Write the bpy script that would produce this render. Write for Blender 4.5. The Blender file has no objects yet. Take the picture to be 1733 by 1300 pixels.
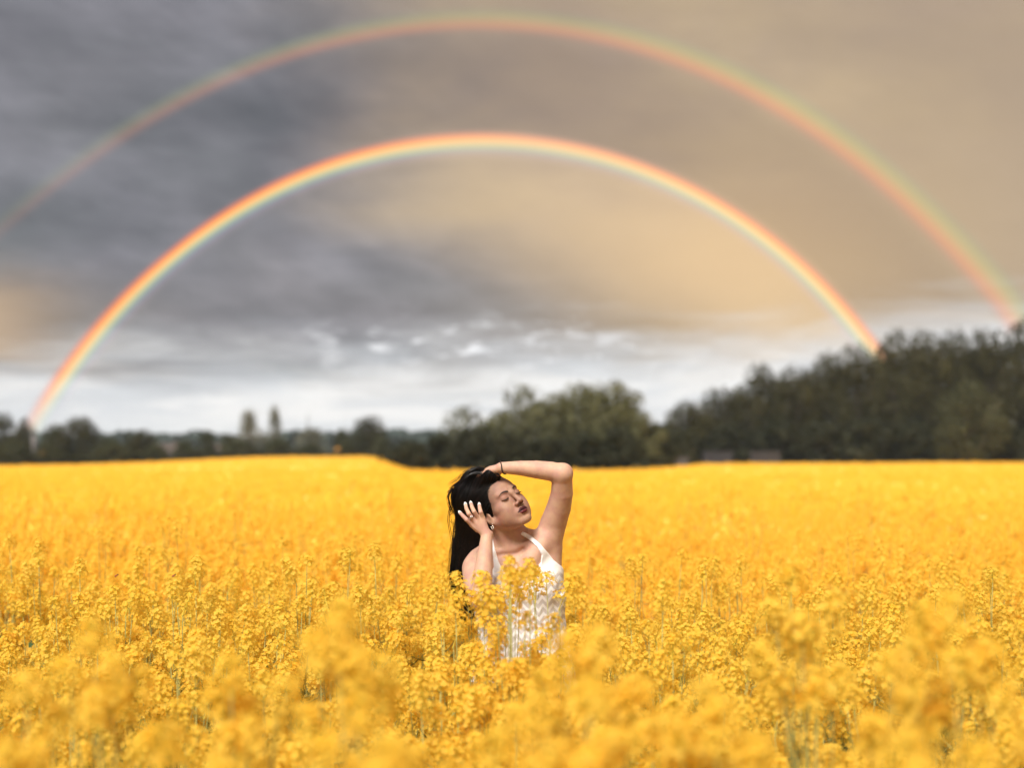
import bpy, math, random
import numpy as np
from mathutils import Vector, Matrix, Euler

C = bpy.context.scene.collection
S = bpy.context.scene
rad = math.radians

# ------------------------------------------------------------------ camera, light, exposure
EYE = 1.68          # camera height
FPX = 2407.0        # focal length in photograph pixels (50 mm on a 36 mm wide sensor)
cam_d = bpy.data.cameras.new('camera')
cam = bpy.data.objects.new('camera', cam_d)
C.objects.link(cam)
cam.location = (0, 0, EYE)
cam.rotation_euler = (rad(90), 0, 0)
cam_d.sensor_width = 36
cam_d.lens = 50
cam_d.shift_y = 112 / 1733
cam_d.clip_start = 0.05
cam_d.clip_end = 12000
cam_d.dof.use_dof = True
cam_d.dof.focus_distance = 4.92
cam_d.dof.aperture_fstop = 1.65
S.camera = cam

SUN_EL, SUN_AZ = 51, 204      # azimuth clockwise from +Y (the view direction)
sun_d = bpy.data.lights.new('sun', 'SUN')
sun = bpy.data.objects.new('sun', sun_d)
C.objects.link(sun)
sun_d.energy = 4.5
sun_d.angle = rad(24)
sun_d.color = (1.0, 0.95, 0.88)
_d = Vector((math.sin(rad(SUN_AZ)) * math.cos(rad(SUN_EL)), math.cos(rad(SUN_AZ)) * math.cos(rad(SUN_EL)), math.sin(rad(SUN_EL))))
sun.rotation_euler = _d.to_track_quat('Z', 'Y').to_euler()
sun.location = _d * 50

S.view_settings.view_transform = 'Standard'
S.view_settings.look = 'None'
S.view_settings.exposure = 0.38
S.view_settings.gamma = 1
S.view_settings.use_curve_mapping = False
S.render.engine = 'CYCLES'
S.cycles.max_bounces = 12
S.cycles.diffuse_bounces = 8
S.cycles.transmission_bounces = 8
S.cycles.transparent_max_bounces = 12
S.cycles.volume_bounces = 0


class NT:
    """tiny helper to write node maths"""
    def __init__(s, tree):
        s.t = tree
        s.n = tree.nodes
        s.l = tree.links

    def put(s, sock, v):
        if isinstance(v, bpy.types.NodeSocket):
            s.l.new(v, sock)
        else:
            if sock.type == 'RGBA' and len(v) == 3:
                v = (*v, 1)
            sock.default_value = v

    def m(s, op, a, b=None, c=None, clamp=False):
        n = s.n.new('ShaderNodeMath')
        n.operation = op
        n.use_clamp = clamp
        for i, v in enumerate((a, b, c)):
            if v is not None:
                s.put(n.inputs[i], v)
        return n.outputs[0]

    def mix(s, f, a, b, mode='MIX'):
        n = s.n.new('ShaderNodeMix')
        n.data_type = 'RGBA'
        n.blend_type = mode
        s.put(n.inputs[0], f)
        s.put(n.inputs[6], a)
        s.put(n.inputs[7], b)
        return n.outputs[2]

    def xyz(s, x, y, z):
        n = s.n.new('ShaderNodeCombineXYZ')
        s.put(n.inputs[0], x); s.put(n.inputs[1], y); s.put(n.inputs[2], z)
        return n.outputs[0]

    def noise(s, vec, scale=1, detail=4, rough=.5, dist=0):
        n = s.n.new('ShaderNodeTexNoise')
        if vec is not None:
            s.l.new(vec, n.inputs['Vector'])
        n.inputs['Scale'].default_value = scale
        n.inputs['Detail'].default_value = detail
        n.inputs['Roughness'].default_value = rough
        n.inputs['Distortion'].default_value = dist
        return n.outputs['Fac']

    def ramp(s, v, a, b, x=0.0, y=1.0, smooth=True):
        n = s.n.new('ShaderNodeMapRange')
        n.interpolation_type = 'SMOOTHSTEP' if smooth else 'LINEAR'
        s.put(n.inputs[0], v)
        for i, q in enumerate((a, b, x, y)):
            s.put(n.inputs[i + 1], q)
        return n.outputs[0]

    def gauss(s, x, x0, sx, y, y0, sy):
        a = s.m('DIVIDE', s.m('SUBTRACT', x, x0), sx)
        b = s.m('DIVIDE', s.m('SUBTRACT', y, y0), sy)
        r = s.m('ADD', s.m('MULTIPLY', a, a), s.m('MULTIPLY', b, b))
        return s.m('POWER', 2.718, s.m('MULTIPLY', r, -1.0))


world = bpy.data.worlds.new('World')
S.world = world
world.use_nodes = True
wt = world.node_tree
wt.nodes.clear()
W = NT(wt)


def build_sky():
    tc = W.n.new('ShaderNodeTexCoord')
    sep = W.n.new('ShaderNodeSeparateXYZ')
    W.l.new(tc.outputs['Generated'], sep.inputs[0])
    X, Y, Z = sep.outputs
    hl = W.m('SQRT', W.m('ADD', W.m('MULTIPLY', X, X), W.m('MULTIPLY', Y, Y)))
    az = W.m('DIVIDE', X, W.m('MAXIMUM', hl, .01))
    el = Z
    zc = W.m('ADD', W.m('MAXIMUM', Z, 0.0), .17)
    deck = W.xyz(W.m('DIVIDE', X, zc), W.m('DIVIDE', Y, zc), 0.0)       # flat cloud deck seen in perspective
    big = W.noise(deck, .55, 3, .5, .4)
    tilt = W.xyz(W.m('ADD', W.m('MULTIPLY', W.m('DIVIDE', X, zc), .8), W.m('MULTIPLY', W.m('DIVIDE', Y, zc), .35)), W.m('DIVIDE', Y, zc), 0.0)
    fine = W.noise(tilt, 2.6, 8, .56, .55)
    roll = W.xyz(W.m('ADD', W.m('MULTIPLY', az, 8.0), W.m('MULTIPLY', el, 3.0)), W.m('MULTIPLY', Y, 2.5), W.m('ADD', W.m('MULTIPLY', el, 17.0), W.m('MULTIPLY', az, 3.0)))
    bil = W.noise(roll, 1.0, 9, .54, .15)
    bil2 = W.noise(roll, 3.4, 8, .58, .1)
    band = W.noise(W.xyz(W.m('MULTIPLY', az, 5.0), W.m('MULTIPLY', Y, 2.0), W.m('MULTIPLY', el, 34.0)), 1.0, 7, .6, .6)
    soft = W.noise(W.xyz(W.m('MULTIPLY', az, 4.0), W.m('MULTIPLY', Y, 2.0), W.m('MULTIPLY', el, 9.0)), 1.0, 4, .5, .3)
    # cool grey to warm tan across the sky
    b = W.m('ADD', -.085, W.m('MULTIPLY', W.m('MAXIMUM', W.m('SUBTRACT', .165, el), 0.0), 2.7))
    tw = W.m('ADD', W.m('SUBTRACT', az, b), W.m('MULTIPLY', W.m('SUBTRACT', soft, .5), .22))
    warm = W.ramp(tw, -.11, .12)
    cool = W.mix(W.ramp(soft, .35, .65), (.160, .162, .170), (.228, .220, .240))
    cool = W.mix(W.m('MULTIPLY', W.ramp(big, .45, .7), .45), cool, (.220, .190, .182))
    tan = W.mix(W.ramp(soft, .38, .66), (.390, .295, .215), (.50, .375, .235))
    col = W.mix(warm, cool, tan)
    # light streaks and folds of the deck
    st = W.ramp(fine, .33, .70, .93, 1.10)
    st2 = W.ramp(band, .30, .70, .92, 1.09)
    stq = W.m('MULTIPLY', W.m('MULTIPLY', st, st2), W.m('MULTIPLY', W.ramp(bil, .36, .66, .88, 1.17), W.ramp(bil2, .36, .66, .94, 1.08)))
    stq = W.m('ADD', W.m('MULTIPLY', W.m('SUBTRACT', stq, 1.0), W.ramp(warm, 0, 1, 1.0, .22)), 1.0)
    col = W.mix(1.0, col, W.xyz(stq, stq, stq), 'MULTIPLY')
    # warm rain light under the bow
    g = W.gauss(az, .165, .14, el, .125, .070)
    col = W.mix(W.m('MULTIPLY', g, .80, clamp=True), col, (.70, .475, .245))
    g = W.gauss(az, .30, .10, el, .17, .11)
    col = W.mix(W.m('MULTIPLY', g, .35, clamp=True), col, (.60, .435, .24))
    # tan patch low at the left
    g = W.gauss(az, -.380, .072, W.m('ADD', el, W.m('MULTIPLY', W.m('SUBTRACT', band, .5), .07)), .080, .030)
    col = W.mix(W.m('MULTIPLY', g, .95, clamp=True), col, (.66, .46, .27))
    # brighter sky inside the inner bow, darker between the two bows
    yy_ = W.m('MAXIMUM', Y, .05)
    u_ = W.m('SUBTRACT', W.m('DIVIDE', X, yy_), -.0245); v_ = W.m('SUBTRACT', W.m('DIVIDE', Z, yy_), -.1230)
    rho = W.m('SQRT', W.m('ADD', W.m('MULTIPLY', u_, u_), W.m('MULTIPLY', v_, v_)))
    ins = W.m('MULTIPLY', W.ramp(rho, .344, .334), W.ramp(rho, .20, .325, .35, 1.0))
    btw = W.m('MULTIPLY', W.ramp(rho, .340, .352), W.ramp(rho, .436, .40))
    front = W.m('MULTIPLY', W.ramp(Y, .3, .6), W.ramp(warm, 0, 1, .35, 1))
    fac_ = W.m('ADD', 1.0, W.m('MULTIPLY', front, W.m('SUBTRACT', W.m('MULTIPLY', ins, .20), W.m('MULTIPLY', btw, .16))))
    col = W.mix(1.0, col, W.xyz(fac_, W.m('MULTIPLY', fac_, W.ramp(btw, 0, 1, 1.0, .985)), fac_), 'MULTIPLY')
    # pale clear band over the horizon
    top = W.m('ADD', .066, W.m('MULTIPLY', W.m('MAXIMUM', az, -.2), .05))
    low_ = W.noise(W.xyz(W.m('MULTIPLY', az, 6.0), W.m('MULTIPLY', Y, 2.0), W.m('MULTIPLY', el, 44.0)), 1.0, 9, .62, .5)
    e2 = W.m('SUBTRACT', W.m('ADD', el, W.m('ADD', W.m('MULTIPLY', W.m('SUBTRACT', band, .5), .03), W.m('MULTIPLY', W.m('SUBTRACT', low_, .5), .085))), top)
    h = W.ramp(e2, .030, -.030)
    pale = W.mix(W.ramp(band, .42, .62), (.74, .76, .79), (.97, .955, .94))
    pale = W.mix(W.ramp(el, .0, .03), (.88, .90, .91), pale)
    col = W.mix(W.m('MULTIPLY', h, .96), col, pale)
    # bright torn edges of cloud above the band
    wis = W.noise(W.xyz(W.m('MULTIPLY', az, 34.0), W.m('MULTIPLY', Y, 3.0), W.m('MULTIPLY', el, 120.0)), 1.0, 10, .66, .3)
    wf = W.m('MULTIPLY', W.ramp(wis, .53, .62), W.gauss(az, -.02, .11, el, .070, .016))
    col = W.mix(W.m('MULTIPLY', wf, 1.0, clamp=True), col, (1.0, 1.0, 1.02))
    bgc = W.n.new('ShaderNodeBackground')
    W.l.new(col, bgc.inputs[0])
    bgc.inputs[1].default_value = .85
    sky = W.n.new('ShaderNodeTexSky')
    sky.sky_type = 'NISHITA'
    sky.sun_disc = False
    sky.sun_elevation = rad(SUN_EL)
    sky.sun_rotation = rad(SUN_AZ)
    bgs = W.n.new('ShaderNodeBackground')
    W.l.new(sky.outputs[0], bgs.inputs[0])
    bgs.inputs[1].default_value = .07
    mx = W.n.new('ShaderNodeMixShader')
    mx.inputs[0].default_value = .93                                   # cloud cover
    W.l.new(bgs.outputs[0], mx.inputs[1])
    W.l.new(bgc.outputs[0], mx.inputs[2])
    out = W.n.new('ShaderNodeOutputWorld')
    W.l.new(mx.outputs[0], out.inputs[0])


build_sky()

# ------------------------------------------------------------------ helpers
random.seed(7)
RNG = np.random.default_rng(11)


def PW(px, py, d):
    """world point that the photograph shows at px, py when it is d metres away"""
    return np.array(((px - 866.5) * d / FPX, d, EYE - (py - 762) * d / FPX))


def tag(o, label=None, cat=None, group=None, kind=None):
    if label: o['label'] = label
    if cat: o['category'] = cat
    if group: o['group'] = group
    if kind: o['kind'] = kind
    return o


def mesh_np(name, V, F, smooth=False, n=None):
    """V (k,3); F list of arrays of equal-length faces"""
    me = bpy.data.meshes.new(name)
    V = np.asarray(V, dtype=np.float32)
    if not isinstance(F, list):
        F = [F]
    F = [np.asarray(f, dtype=np.int32) for f in F if len(f)]
    me.vertices.add(len(V))
    me.vertices.foreach_set('co', V.ravel())
    nl = sum(f.size for f in F)
    npoly = sum(len(f) for f in F)
    me.loops.add(nl)
    me.loops.foreach_set('vertex_index', np.concatenate([f.ravel() for f in F]))
    me.polygons.add(npoly)
    tot = np.concatenate([np.full(len(f), f.shape[1], np.int32) for f in F])
    st = np.concatenate([[0], np.cumsum(tot)[:-1]]).astype(np.int32)
    me.polygons.foreach_set('loop_start', st)
    me.polygons.foreach_set('loop_total', tot)
    me.polygons.foreach_set('use_smooth', np.full(npoly, smooth))
    me.update(calc_edges=True)
    me.validate()
    return me


def link(name, data, parent=None, loc=None, mat=None):
    o = bpy.data.objects.new(name, data)
    C.objects.link(o)
    if parent is not None:
        o.parent = parent
    if loc is not None:
        o.location = loc
    if mat is not None and len(data.materials) == 0:
        data.materials.append(mat)
    return o


def empty(name, loc):
    o = bpy.data.objects.new(name, None)
    C.objects.link(o)
    o.location = loc
    o.empty_display_size = .1
    return o


def vcol(me, name, arr):
    a = me.color_attributes.new(name, 'FLOAT_COLOR', 'POINT')
    buf = np.ones((len(me.vertices), 4), np.float32)
    buf[:, :3] = arr
    a.data.foreach_set('color', buf.ravel())


class Geo:
    """collects quads and triangles"""
    def __init__(s):
        s.v = []; s.q = []; s.t = []; s.mq = []; s.n = 0

    def add(s, V, Q=None, T=None):
        s.v.append(np.asarray(V, float))
        if Q is not None and len(Q): s.q.append(np.asarray(Q) + s.n)
        if T is not None and len(T): s.t.append(np.asarray(T) + s.n)
        s.n += len(V)

    def tube(s, P, R, k=5, cap=True):
        P = np.asarray(P, float)
        R = np.broadcast_to(np.asarray(R, float), (len(P),))
        T = np.gradient(P, axis=0)
        T /= np.linalg.norm(T, axis=1)[:, None] + 1e-9
        up = np.array((0, 0, 1.)) if abs(T[0][2]) < .9 else np.array((1., 0, 0))
        V = []
        for i in range(len(P)):
            a = np.cross(T[i], up); a /= np.linalg.norm(a) + 1e-9
            b = np.cross(T[i], a)
            up = -b if False else up
            an = np.arange(k) * 2 * math.pi / k
            V.append(P[i] + R[i] * (np.cos(an)[:, None] * a + np.sin(an)[:, None] * b))
        V = np.concatenate(V)
        Q = []
        for i in range(len(P) - 1):
            for j in range(k):
                j2 = (j + 1) % k
                Q.append((i * k + j, i * k + j2, (i + 1) * k + j2, (i + 1) * k + j))
        T3 = []
        if cap:
            V = np.vstack([V, P[0], P[-1]])
            a, b = len(V) - 2, len(V) - 1
            for j in range(k):
                j2 = (j + 1) % k
                T3.append((a, j2, j))
                T3.append((b, (len(P) - 1) * k + j, (len(P) - 1) * k + j2))
        s.add(V, Q, T3)

    def box(s, c, h):
        c = np.array(c, float); h = np.array(h, float)
        sg = np.array([(x, y, z) for x in (-1, 1) for y in (-1, 1) for z in (-1, 1)])
        s.add(c + sg * h, [(0, 1, 3, 2), (4, 6, 7, 5), (0, 4, 5, 1), (2, 3, 7, 6), (0, 2, 6, 4), (1, 5, 7, 3)])

    def mesh(s, name, smooth=False):
        F = []
        if s.q: F.append(np.vstack(s.q))
        if s.t: F.append(np.vstack(s.t))
        return mesh_np(name, np.vstack(s.v), F, smooth)


def mat_new(name):
    m = bpy.data.materials.new(name)
    m.use_nodes = True
    m.node_tree.nodes.clear()
    return m, NT(m.node_tree)


def out_surface(N, sh):
    o = N.n.new('ShaderNodeOutputMaterial')
    N.l.new(sh, o.inputs[0])
    return o


def principled(N, col, rough=.6, **kw):
    p = N.n.new('ShaderNodeBsdfPrincipled')
    N.put(p.inputs['Base Color'], col)
    N.put(p.inputs['Roughness'], rough)
    for k, v in kw.items():
        N.put(p.inputs[k.replace('_', ' ')], v)
    return p.outputs[0]


def leafy(name, ca, cb, transl=.35, noise_scale=2.0, rough=.6, attr=None):
    """leaf or petal material: two tones by object and by place, light shining through"""
    m, N = mat_new(name)
    oi = N.n.new('ShaderNodeObjectInfo')
    tc = N.n.new('ShaderNodeTexCoord')
    nz = N.noise(tc.outputs['Object'], noise_scale, 3, .6)
    f = N.m('ADD', N.m('MULTIPLY', oi.outputs['Random'], .5), N.ramp(nz, .35, .65, 0, .5))
    col = N.mix(f, ca, cb)
    d = principled(N, col, rough, Specular_IOR_Level=.25)
    t = N.n.new('ShaderNodeBsdfTranslucent')
    N.put(t.inputs[0], col)
    mx = N.n.new('ShaderNodeMixShader')
    mx.inputs[0].default_value = transl
    N.l.new(d, mx.inputs[1]); N.l.new(t.outputs[0], mx.inputs[2])
    out_surface(N, mx.outputs[0])
    return m


def plain(name, col, rough=.6, var=.15, scale=8.0, bump=0.0, **kw):
    m, N = mat_new(name)
    tc = N.n.new('ShaderNodeTexCoord')
    nz = N.noise(tc.outputs['Object'], scale, 5, .6)
    f = N.ramp(nz, .3, .7, 1 - var, 1 + var)
    c = N.mix(1.0, col, N.xyz(f, f, f), 'MULTIPLY')
    p = principled(N, c, rough, **kw)
    if bump:
        b = N.n.new('ShaderNodeBump')
        b.inputs['Strength'].default_value = bump
        N.l.new(nz, b.inputs['Height'])
        p.node.inputs['Normal'].links or N.l.new(b.outputs[0], p.node.inputs['Normal'])
    out_surface(N, p)
    return m


# ------------------------------------------------------------------ rainbows in the rain curtain, 4 km away
def catmull(P, n):
    P = np.asarray(P, float)
    Q = np.vstack([2 * P[0] - P[1], P, 2 * P[-1] - P[-2]])
    seg = len(P) - 1
    t = np.linspace(0, seg, n)
    i = np.minimum(t.astype(int), seg - 1)
    f = (t - i)[:, None]
    a, b, c, d = Q[i], Q[i + 1], Q[i + 2], Q[i + 3]
    return .5 * (2 * b + (c - a) * f + (2 * a - 5 * b + 4 * c - d) * f * f + (3 * b - a - 3 * c + d) * f ** 3)


def smooth_arc(P, n, it=60):
    """even spacing, measured points fitted by a smooth polynomial in polar angle"""
    P = np.asarray(P, float)
    c = np.array((806., 1085.)) if P[:, 1].min() > 150 else np.array((802., 1119.))
    d = P - c
    th = np.arctan2(d[:, 0], -d[:, 1])
    r = np.hypot(d[:, 0], d[:, 1])
    k = np.polyfit(th, r, 4)
    a = np.linspace(th.min() - .10, th.max() + .08, n)
    rr = np.polyval(k, np.clip(a, th.min() - .02, th.max() + .02))
    # outside the measured stretch keep the slope
    return c + np.c_[np.sin(a) * rr, -np.cos(a) * rr], a


def rainbow(pts, width, cols, name, label, fade, dist=5200.0):
    ctr, ang = smooth_arc(pts, 140)
    cc = np.array((806., 1085.)) if name == 'rainbow' and width[0][1] == 70 else np.array((802., 1119.))
    dd = ctr - cc
    ctr = ctr - dd / np.linalg.norm(dd, axis=1)[:, None] * (9.0 if width[0][1] == 70 else 5.0)
    tn = np.gradient(ctr, axis=0)
    tn /= np.linalg.norm(tn, axis=1)[:, None]
    nrm = np.c_[tn[:, 1], -tn[:, 0]]          # outward (up at the top)
    rows = len(cols)
    V = []; col = []; alp = []
    for i in range(len(ctr)):
        px = ctr[i][0]
        wd = np.interp(px, width[0], width[1])
        fd = np.interp(px, fade[0], fade[1]); sat = np.interp(px, fade[0], fade[2])
        for j in range(rows):
            t = j / (rows - 1) - .5            # -0.5 outside ... +0.5 inside
            p = ctr[i] - nrm[i] * t * wd
            dx, dz = (p[0] - 866.5) / FPX, (762 - p[1]) / FPX
            d = np.array((dx, 1, dz)); d /= np.linalg.norm(d)
            V.append(d * dist + np.array((0, 0, EYE)))
            c = np.array(cols[j][:3])
            # toward the pale horizon and the sunlit right side the hues bleach
            w = np.interp(p[1], (520, 700), (0, .22)) + sat
            c = c * (1 - w) + w * np.array((.80, .66, .50)) if sat > 0 or w > 0 else c
            col.append(c)
            a = cols[j][3] * fd
            a *= np.interp(p[1], (640, 706), (1, .45))
            alp.append(a)
    Q = []
    for i in range(len(ctr) - 1):
        for j in range(rows - 1):
            a = i * rows + j
            Q.append((a, a + 1, a + rows + 1, a + rows))
    me = mesh_np(name, V, np.array(Q), True)
    vcol(me, 'hue', np.array(col))
    vcol(me, 'veil', np.repeat(np.array(alp)[:, None], 3, 1))
    m, N = mat_new(name + '_light')
    at = N.n.new('ShaderNodeAttribute'); at.attribute_name = 'hue'
    al = N.n.new('ShaderNodeAttribute'); al.attribute_name = 'veil'
    em = N.n.new('ShaderNodeEmission'); N.l.new(at.outputs['Color'], em.inputs[0])
    tr = N.n.new('ShaderNodeBsdfTransparent')
    mx = N.n.new('ShaderNodeMixShader')
    N.l.new(al.outputs['Fac'], mx.inputs[0])
    N.l.new(tr.outputs[0], mx.inputs[1]); N.l.new(em.outputs[0], mx.inputs[2])
    out_surface(N, mx.outputs[0])
    o = link(name, me, mat=m)
    tag(o, label, 'rainbow', 'double rainbow over the field')
    return o


PRIM = [(71, 695), (138, 587), (209, 506), (273, 450), (381, 370), (485, 308), (604, 263), (700, 242), (812, 235), (920, 242), (1019, 263), (1100, 291), (1246, 365), (1356, 449), (1465, 570)]
SECO = [(7, 370), (139, 263), (312, 156), (485, 85), (604, 50), (700, 33), (812, 28), (910, 33), (1019, 50), (1150, 88), (1337, 179), (1465, 267), (1575, 358), (1684, 479)]
prim_cols = [(.50, .25, .20, 0), (.55, .20, .16, .20), (.85, .20, .09, .65), (1.0, .29, .08, .92), (1.0, .44, .12, .92), (.95, .62, .20, .86),
             (.76, .66, .33, .66), (.44, .60, .36, .62), (.30, .48, .44, .48), (.42, .34, .54, .24), (.58, .42, .54, .12), (.6, .5, .4, .05), (.6, .5, .4, 0)]
seco_cols = [(.3, .4, .25, 0), (.30, .40, .26, .16), (.42, .46, .20, .34), (.52, .48, .20, .46), (.68, .42, .18, .52), (.76, .34, .17, .58),
             (.74, .28, .17, .46), (.55, .26, .20, .20), (.5, .3, .2, 0)]
rainbow(PRIM, ((0, 70, 300, 800, 1200, 1480, 1700), (60, 58, 46, 54, 50, 54, 56)), prim_cols, 'rainbow',
        'bright inner rainbow with red outer edge, arching over the woman',
        ((0, 300, 600, 900, 1200, 1480), (.85, .95, .95, .92, 1, 1), (-.05, -.03, .10, .38, .28, .25)))
rainbow(SECO, ((0, 300, 800, 1300, 1733), (44, 44, 50, 62, 74)), seco_cols, 'rainbow',
        'faint wide outer rainbow with reversed colours above the bright one',
        ((0, 300, 600, 900, 1300, 1733), (.12, .34, .52, .60, .88, .88), (-.30, -.28, -.1, .02, .05, .05)))

# ------------------------------------------------------------------ ground
EDGE = [(-900, -1.0, 150), (-300, -.95, 150), (0, -.93, 150), (150, -.80, 150), (300, -.45, 152), (450, -.05, 158), (600, -.03, 160), (640, -.08, 156), (678, -.72, 117), (700, -.84, 112), (760, -.88, 110), (900, -.88, 110),
        (1080, -.80, 112), (1130, -.72, 125), (1200, -.70, 146), (1400, -.66, 150), (1733, -.60, 150), (2100, -.60, 150), (2700, -.6, 150)]
EPX = np.array([e[0] for e in EDGE]); EZ = np.array([e[1] for e in EDGE]); ED = np.array([e[2] for e in EDGE])


def edge_depth(px):
    return np.interp(px, EPX, ED)


def gz(x, y):
    x = np.asarray(x, float); y = np.asarray(y, float)
    yy = np.maximum(y, 1.0)
    px = np.clip(866.5 + FPX * x / yy, -900, 2700)
    # smooth between the nodes
    z = sum(np.interp(px + o, EPX, EZ) for o in (-20, -10, 0, 10, 20)) / 5
    D = sum(np.interp(px + o, EPX, ED) for o in (-20, -10, 0, 10, 20)) / 5
    t = np.clip((yy - 22) / (D - 22), 0, 1)
    t = t * t * (3 - 2 * t)
    return z * t


def axis(vals):
    return np.concatenate([np.linspace(a, b, n, endpoint=False) for a, b, n in vals])


gx = axis([(-3000, -1000, 5), (-1000, -150, 20), (-150, -20, 50), (-20, 20, 24), (20, 150, 50), (150, 1000, 20), (1000, 3001, 6)])
gy = axis([(-300, -10, 6), (-10, 30, 12), (30, 170, 60), (170, 400, 16), (400, 3201, 12)])
GX, GY = np.meshgrid(gx, gy, indexing='ij')
GZ = gz(GX, GY)
nx_, ny_ = GX.shape
idx = np.arange(nx_ * ny_).reshape(nx_, ny_)
Q = np.stack([idx[:-1, :-1], idx[1:, :-1], idx[1:, 1:], idx[:-1, 1:]], -1).reshape(-1, 4)
m, N = mat_new('soil_and_grass')
tc = N.n.new('ShaderNodeTexCoord')
n1 = N.noise(tc.outputs['Object'], 9, 6, .65)
n2 = N.noise(tc.outputs['Object'], .03, 4, .6)
c = N.mix(N.ramp(n1, .35, .65), (.030, .040, .014), (.075, .085, .028))
c = N.mix(N.ramp(n2, .45, .6), c, (.060, .050, .026))
out_surface(N, principled(N, c, .95))
tag(link('ground', mesh_np('ground', np.stack([GX, GY, GZ], -1).reshape(-1, 3), Q, True), mat=m), kind='structure')
# ------------------------------------------------------------------ trees
def leaf_quads(P, size, rng, NN=None):
    """one bent leaf clump (two triangles sharing an edge) at each point, facing roughly outward"""
    n = len(P)
    if NN is None:
        NN = rng.normal(size=(n, 3))
    NN = NN + rng.normal(size=(n, 3)) * .34
    a = np.cross(NN, rng.normal(size=(n, 3)))
    a /= np.linalg.norm(a, axis=1)[:, None]
    b = np.cross(NN, a); b /= np.linalg.norm(b, axis=1)[:, None]
    s = size * rng.uniform(.6, 1.35, (n, 1))
    c = np.cross(a, b)
    V = np.stack([P - a * s, P + b * s * .7 + c * s * .25, P + a * s, P - b * s * .7 + c * s * .2], 1).reshape(-1, 3)
    Q = np.arange(4 * n).reshape(n, 4)
    return V, Q


def env(kind, z):
    """crown half width (fraction of width .5) at height fraction z"""
    if kind == 'broad':
        return np.interp(z, (.02, .12, .35, .6, .8, .93, 1), (.40, .48, .5, .49, .43, .31, .14))
    if kind == 'round':
        return np.interp(z, (.12, .2, .35, .55, .75, .9, 1), (.22, .42, .5, .5, .42, .27, .06))
    if kind == 'poplar':
        return np.interp(z, (.02, .15, .35, .55, .75, .9, 1), (.3, .5, .48, .36, .22, .13, .03))
    if kind == 'sparse':
        return np.interp(z, (.1, .3, .5, .7, .9, 1), (.25, .42, .5, .48, .36, .12))
    return np.interp(z, (0, .1, .4, .7, .9, 1), (.46, .5, .5, .42, .26, .08))       # bush


def crown_mesh(name, kind, seed, n, leaf, mat, nl=18, lob=(.14, .25), top_shoots=0):
    rng = np.random.default_rng(seed)
    zlo = {'broad': .04, 'round': .16, 'poplar': .03, 'sparse': .2, 'bush': .02}[kind]
    pts = []; nrm = []
    for k in range(nl):
        z = zlo + (1 - zlo) * (k + rng.uniform(0, 1)) / nl
        r = rng.uniform(*lob)
        e = max(env(kind, z) - r * .55, 0) * rng.uniform(.55, 1.08)
        a = k * 2.399 + rng.uniform(-.5, .5)
        c = np.array((math.cos(a) * e, math.sin(a) * e, min(z, 1 - r * .4)))
        m_ = int(n / nl * .8 * (r / (sum(lob) / 2)) ** 1.6) + 4
        d = rng.normal(size=(m_, 3)); d /= np.linalg.norm(d, axis=1)[:, None]
        rr = r * rng.uniform(.45, 1.12, (m_, 1)) ** .6
        pts.append(c + d * rr * np.array((1, 1, .8))); nrm.append(d + np.array((0, 0, .25)))
    m_ = int(n * .2)
    z = rng.uniform(zlo, .93, m_); e = env(kind, z) * rng.uniform(0, .85, m_); a = rng.uniform(0, 6.283, m_)
    pts.append(np.c_[np.cos(a) * e, np.sin(a) * e, z]); nrm.append(rng.normal(size=(m_, 3)))
    for k in range(top_shoots):
        a = rng.uniform(0, 6.28); e = rng.uniform(0, .3)
        z0 = .80 + .12 * (1 - e / .3)
        h = rng.uniform(.06, .14)
        t = rng.uniform(0, 1, 26)
        pts.append(np.c_[math.cos(a) * e + rng.normal(0, .008, 26), math.sin(a) * e + rng.normal(0, .008, 26), z0 + t * h]); nrm.append(rng.normal(size=(26, 3)))
    P = np.vstack(pts)
    P[:, 2] = np.maximum(P[:, 2], .01)
    V, Q = leaf_quads(P, leaf, rng, np.vstack(nrm))
    me = mesh_np(name, V, Q, False)
    me.materials.append(mat)
    return me


def trunk_mesh(name, kind, seed, mat):
    rng = np.random.default_rng(seed)
    g = Geo()
    top = {'broad': .75, 'round': .7, 'poplar': .95, 'sparse': .85, 'bush': .5}[kind]
    z = np.linspace(0, top, 9)
    P = np.c_[np.cumsum(rng.normal(0, .008, 9)), np.cumsum(rng.normal(0, .008, 9)), z]
    g.tube(P, np.linspace(.035, .006, 9) * np.r_[1.5, np.ones(8)], 8)
    for k in range(9 if kind != 'poplar' else 5):
        i = rng.integers(2, 7)
        a = k * 2.4 + rng.uniform(-.4, .4)
        L = rng.uniform(.2, .38) * (.4 if kind == 'poplar' else 1)
        t = np.linspace(0, 1, 5)[:, None]
        d = np.array((math.cos(a), math.sin(a), rng.uniform(.5, 1.1)))
        Q = P[i] + d * L * t + np.array((0, 0, .05)) * t * t + rng.normal(0, .006, (5, 3)) * t
        g.tube(Q, np.linspace(.013, .003, 5), 5)
        for q in range(3):
            b = rng.integers(1, 4)
            d2 = d * .6 + rng.normal(0, .5, 3); d2[2] = abs(d2[2])
            g.tube(Q[b] + d2 * .16 * t[:4], np.linspace(.006, .002, 4), 4)
    me = g.mesh(name, True)
    me.materials.append(mat)
    return me


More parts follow.
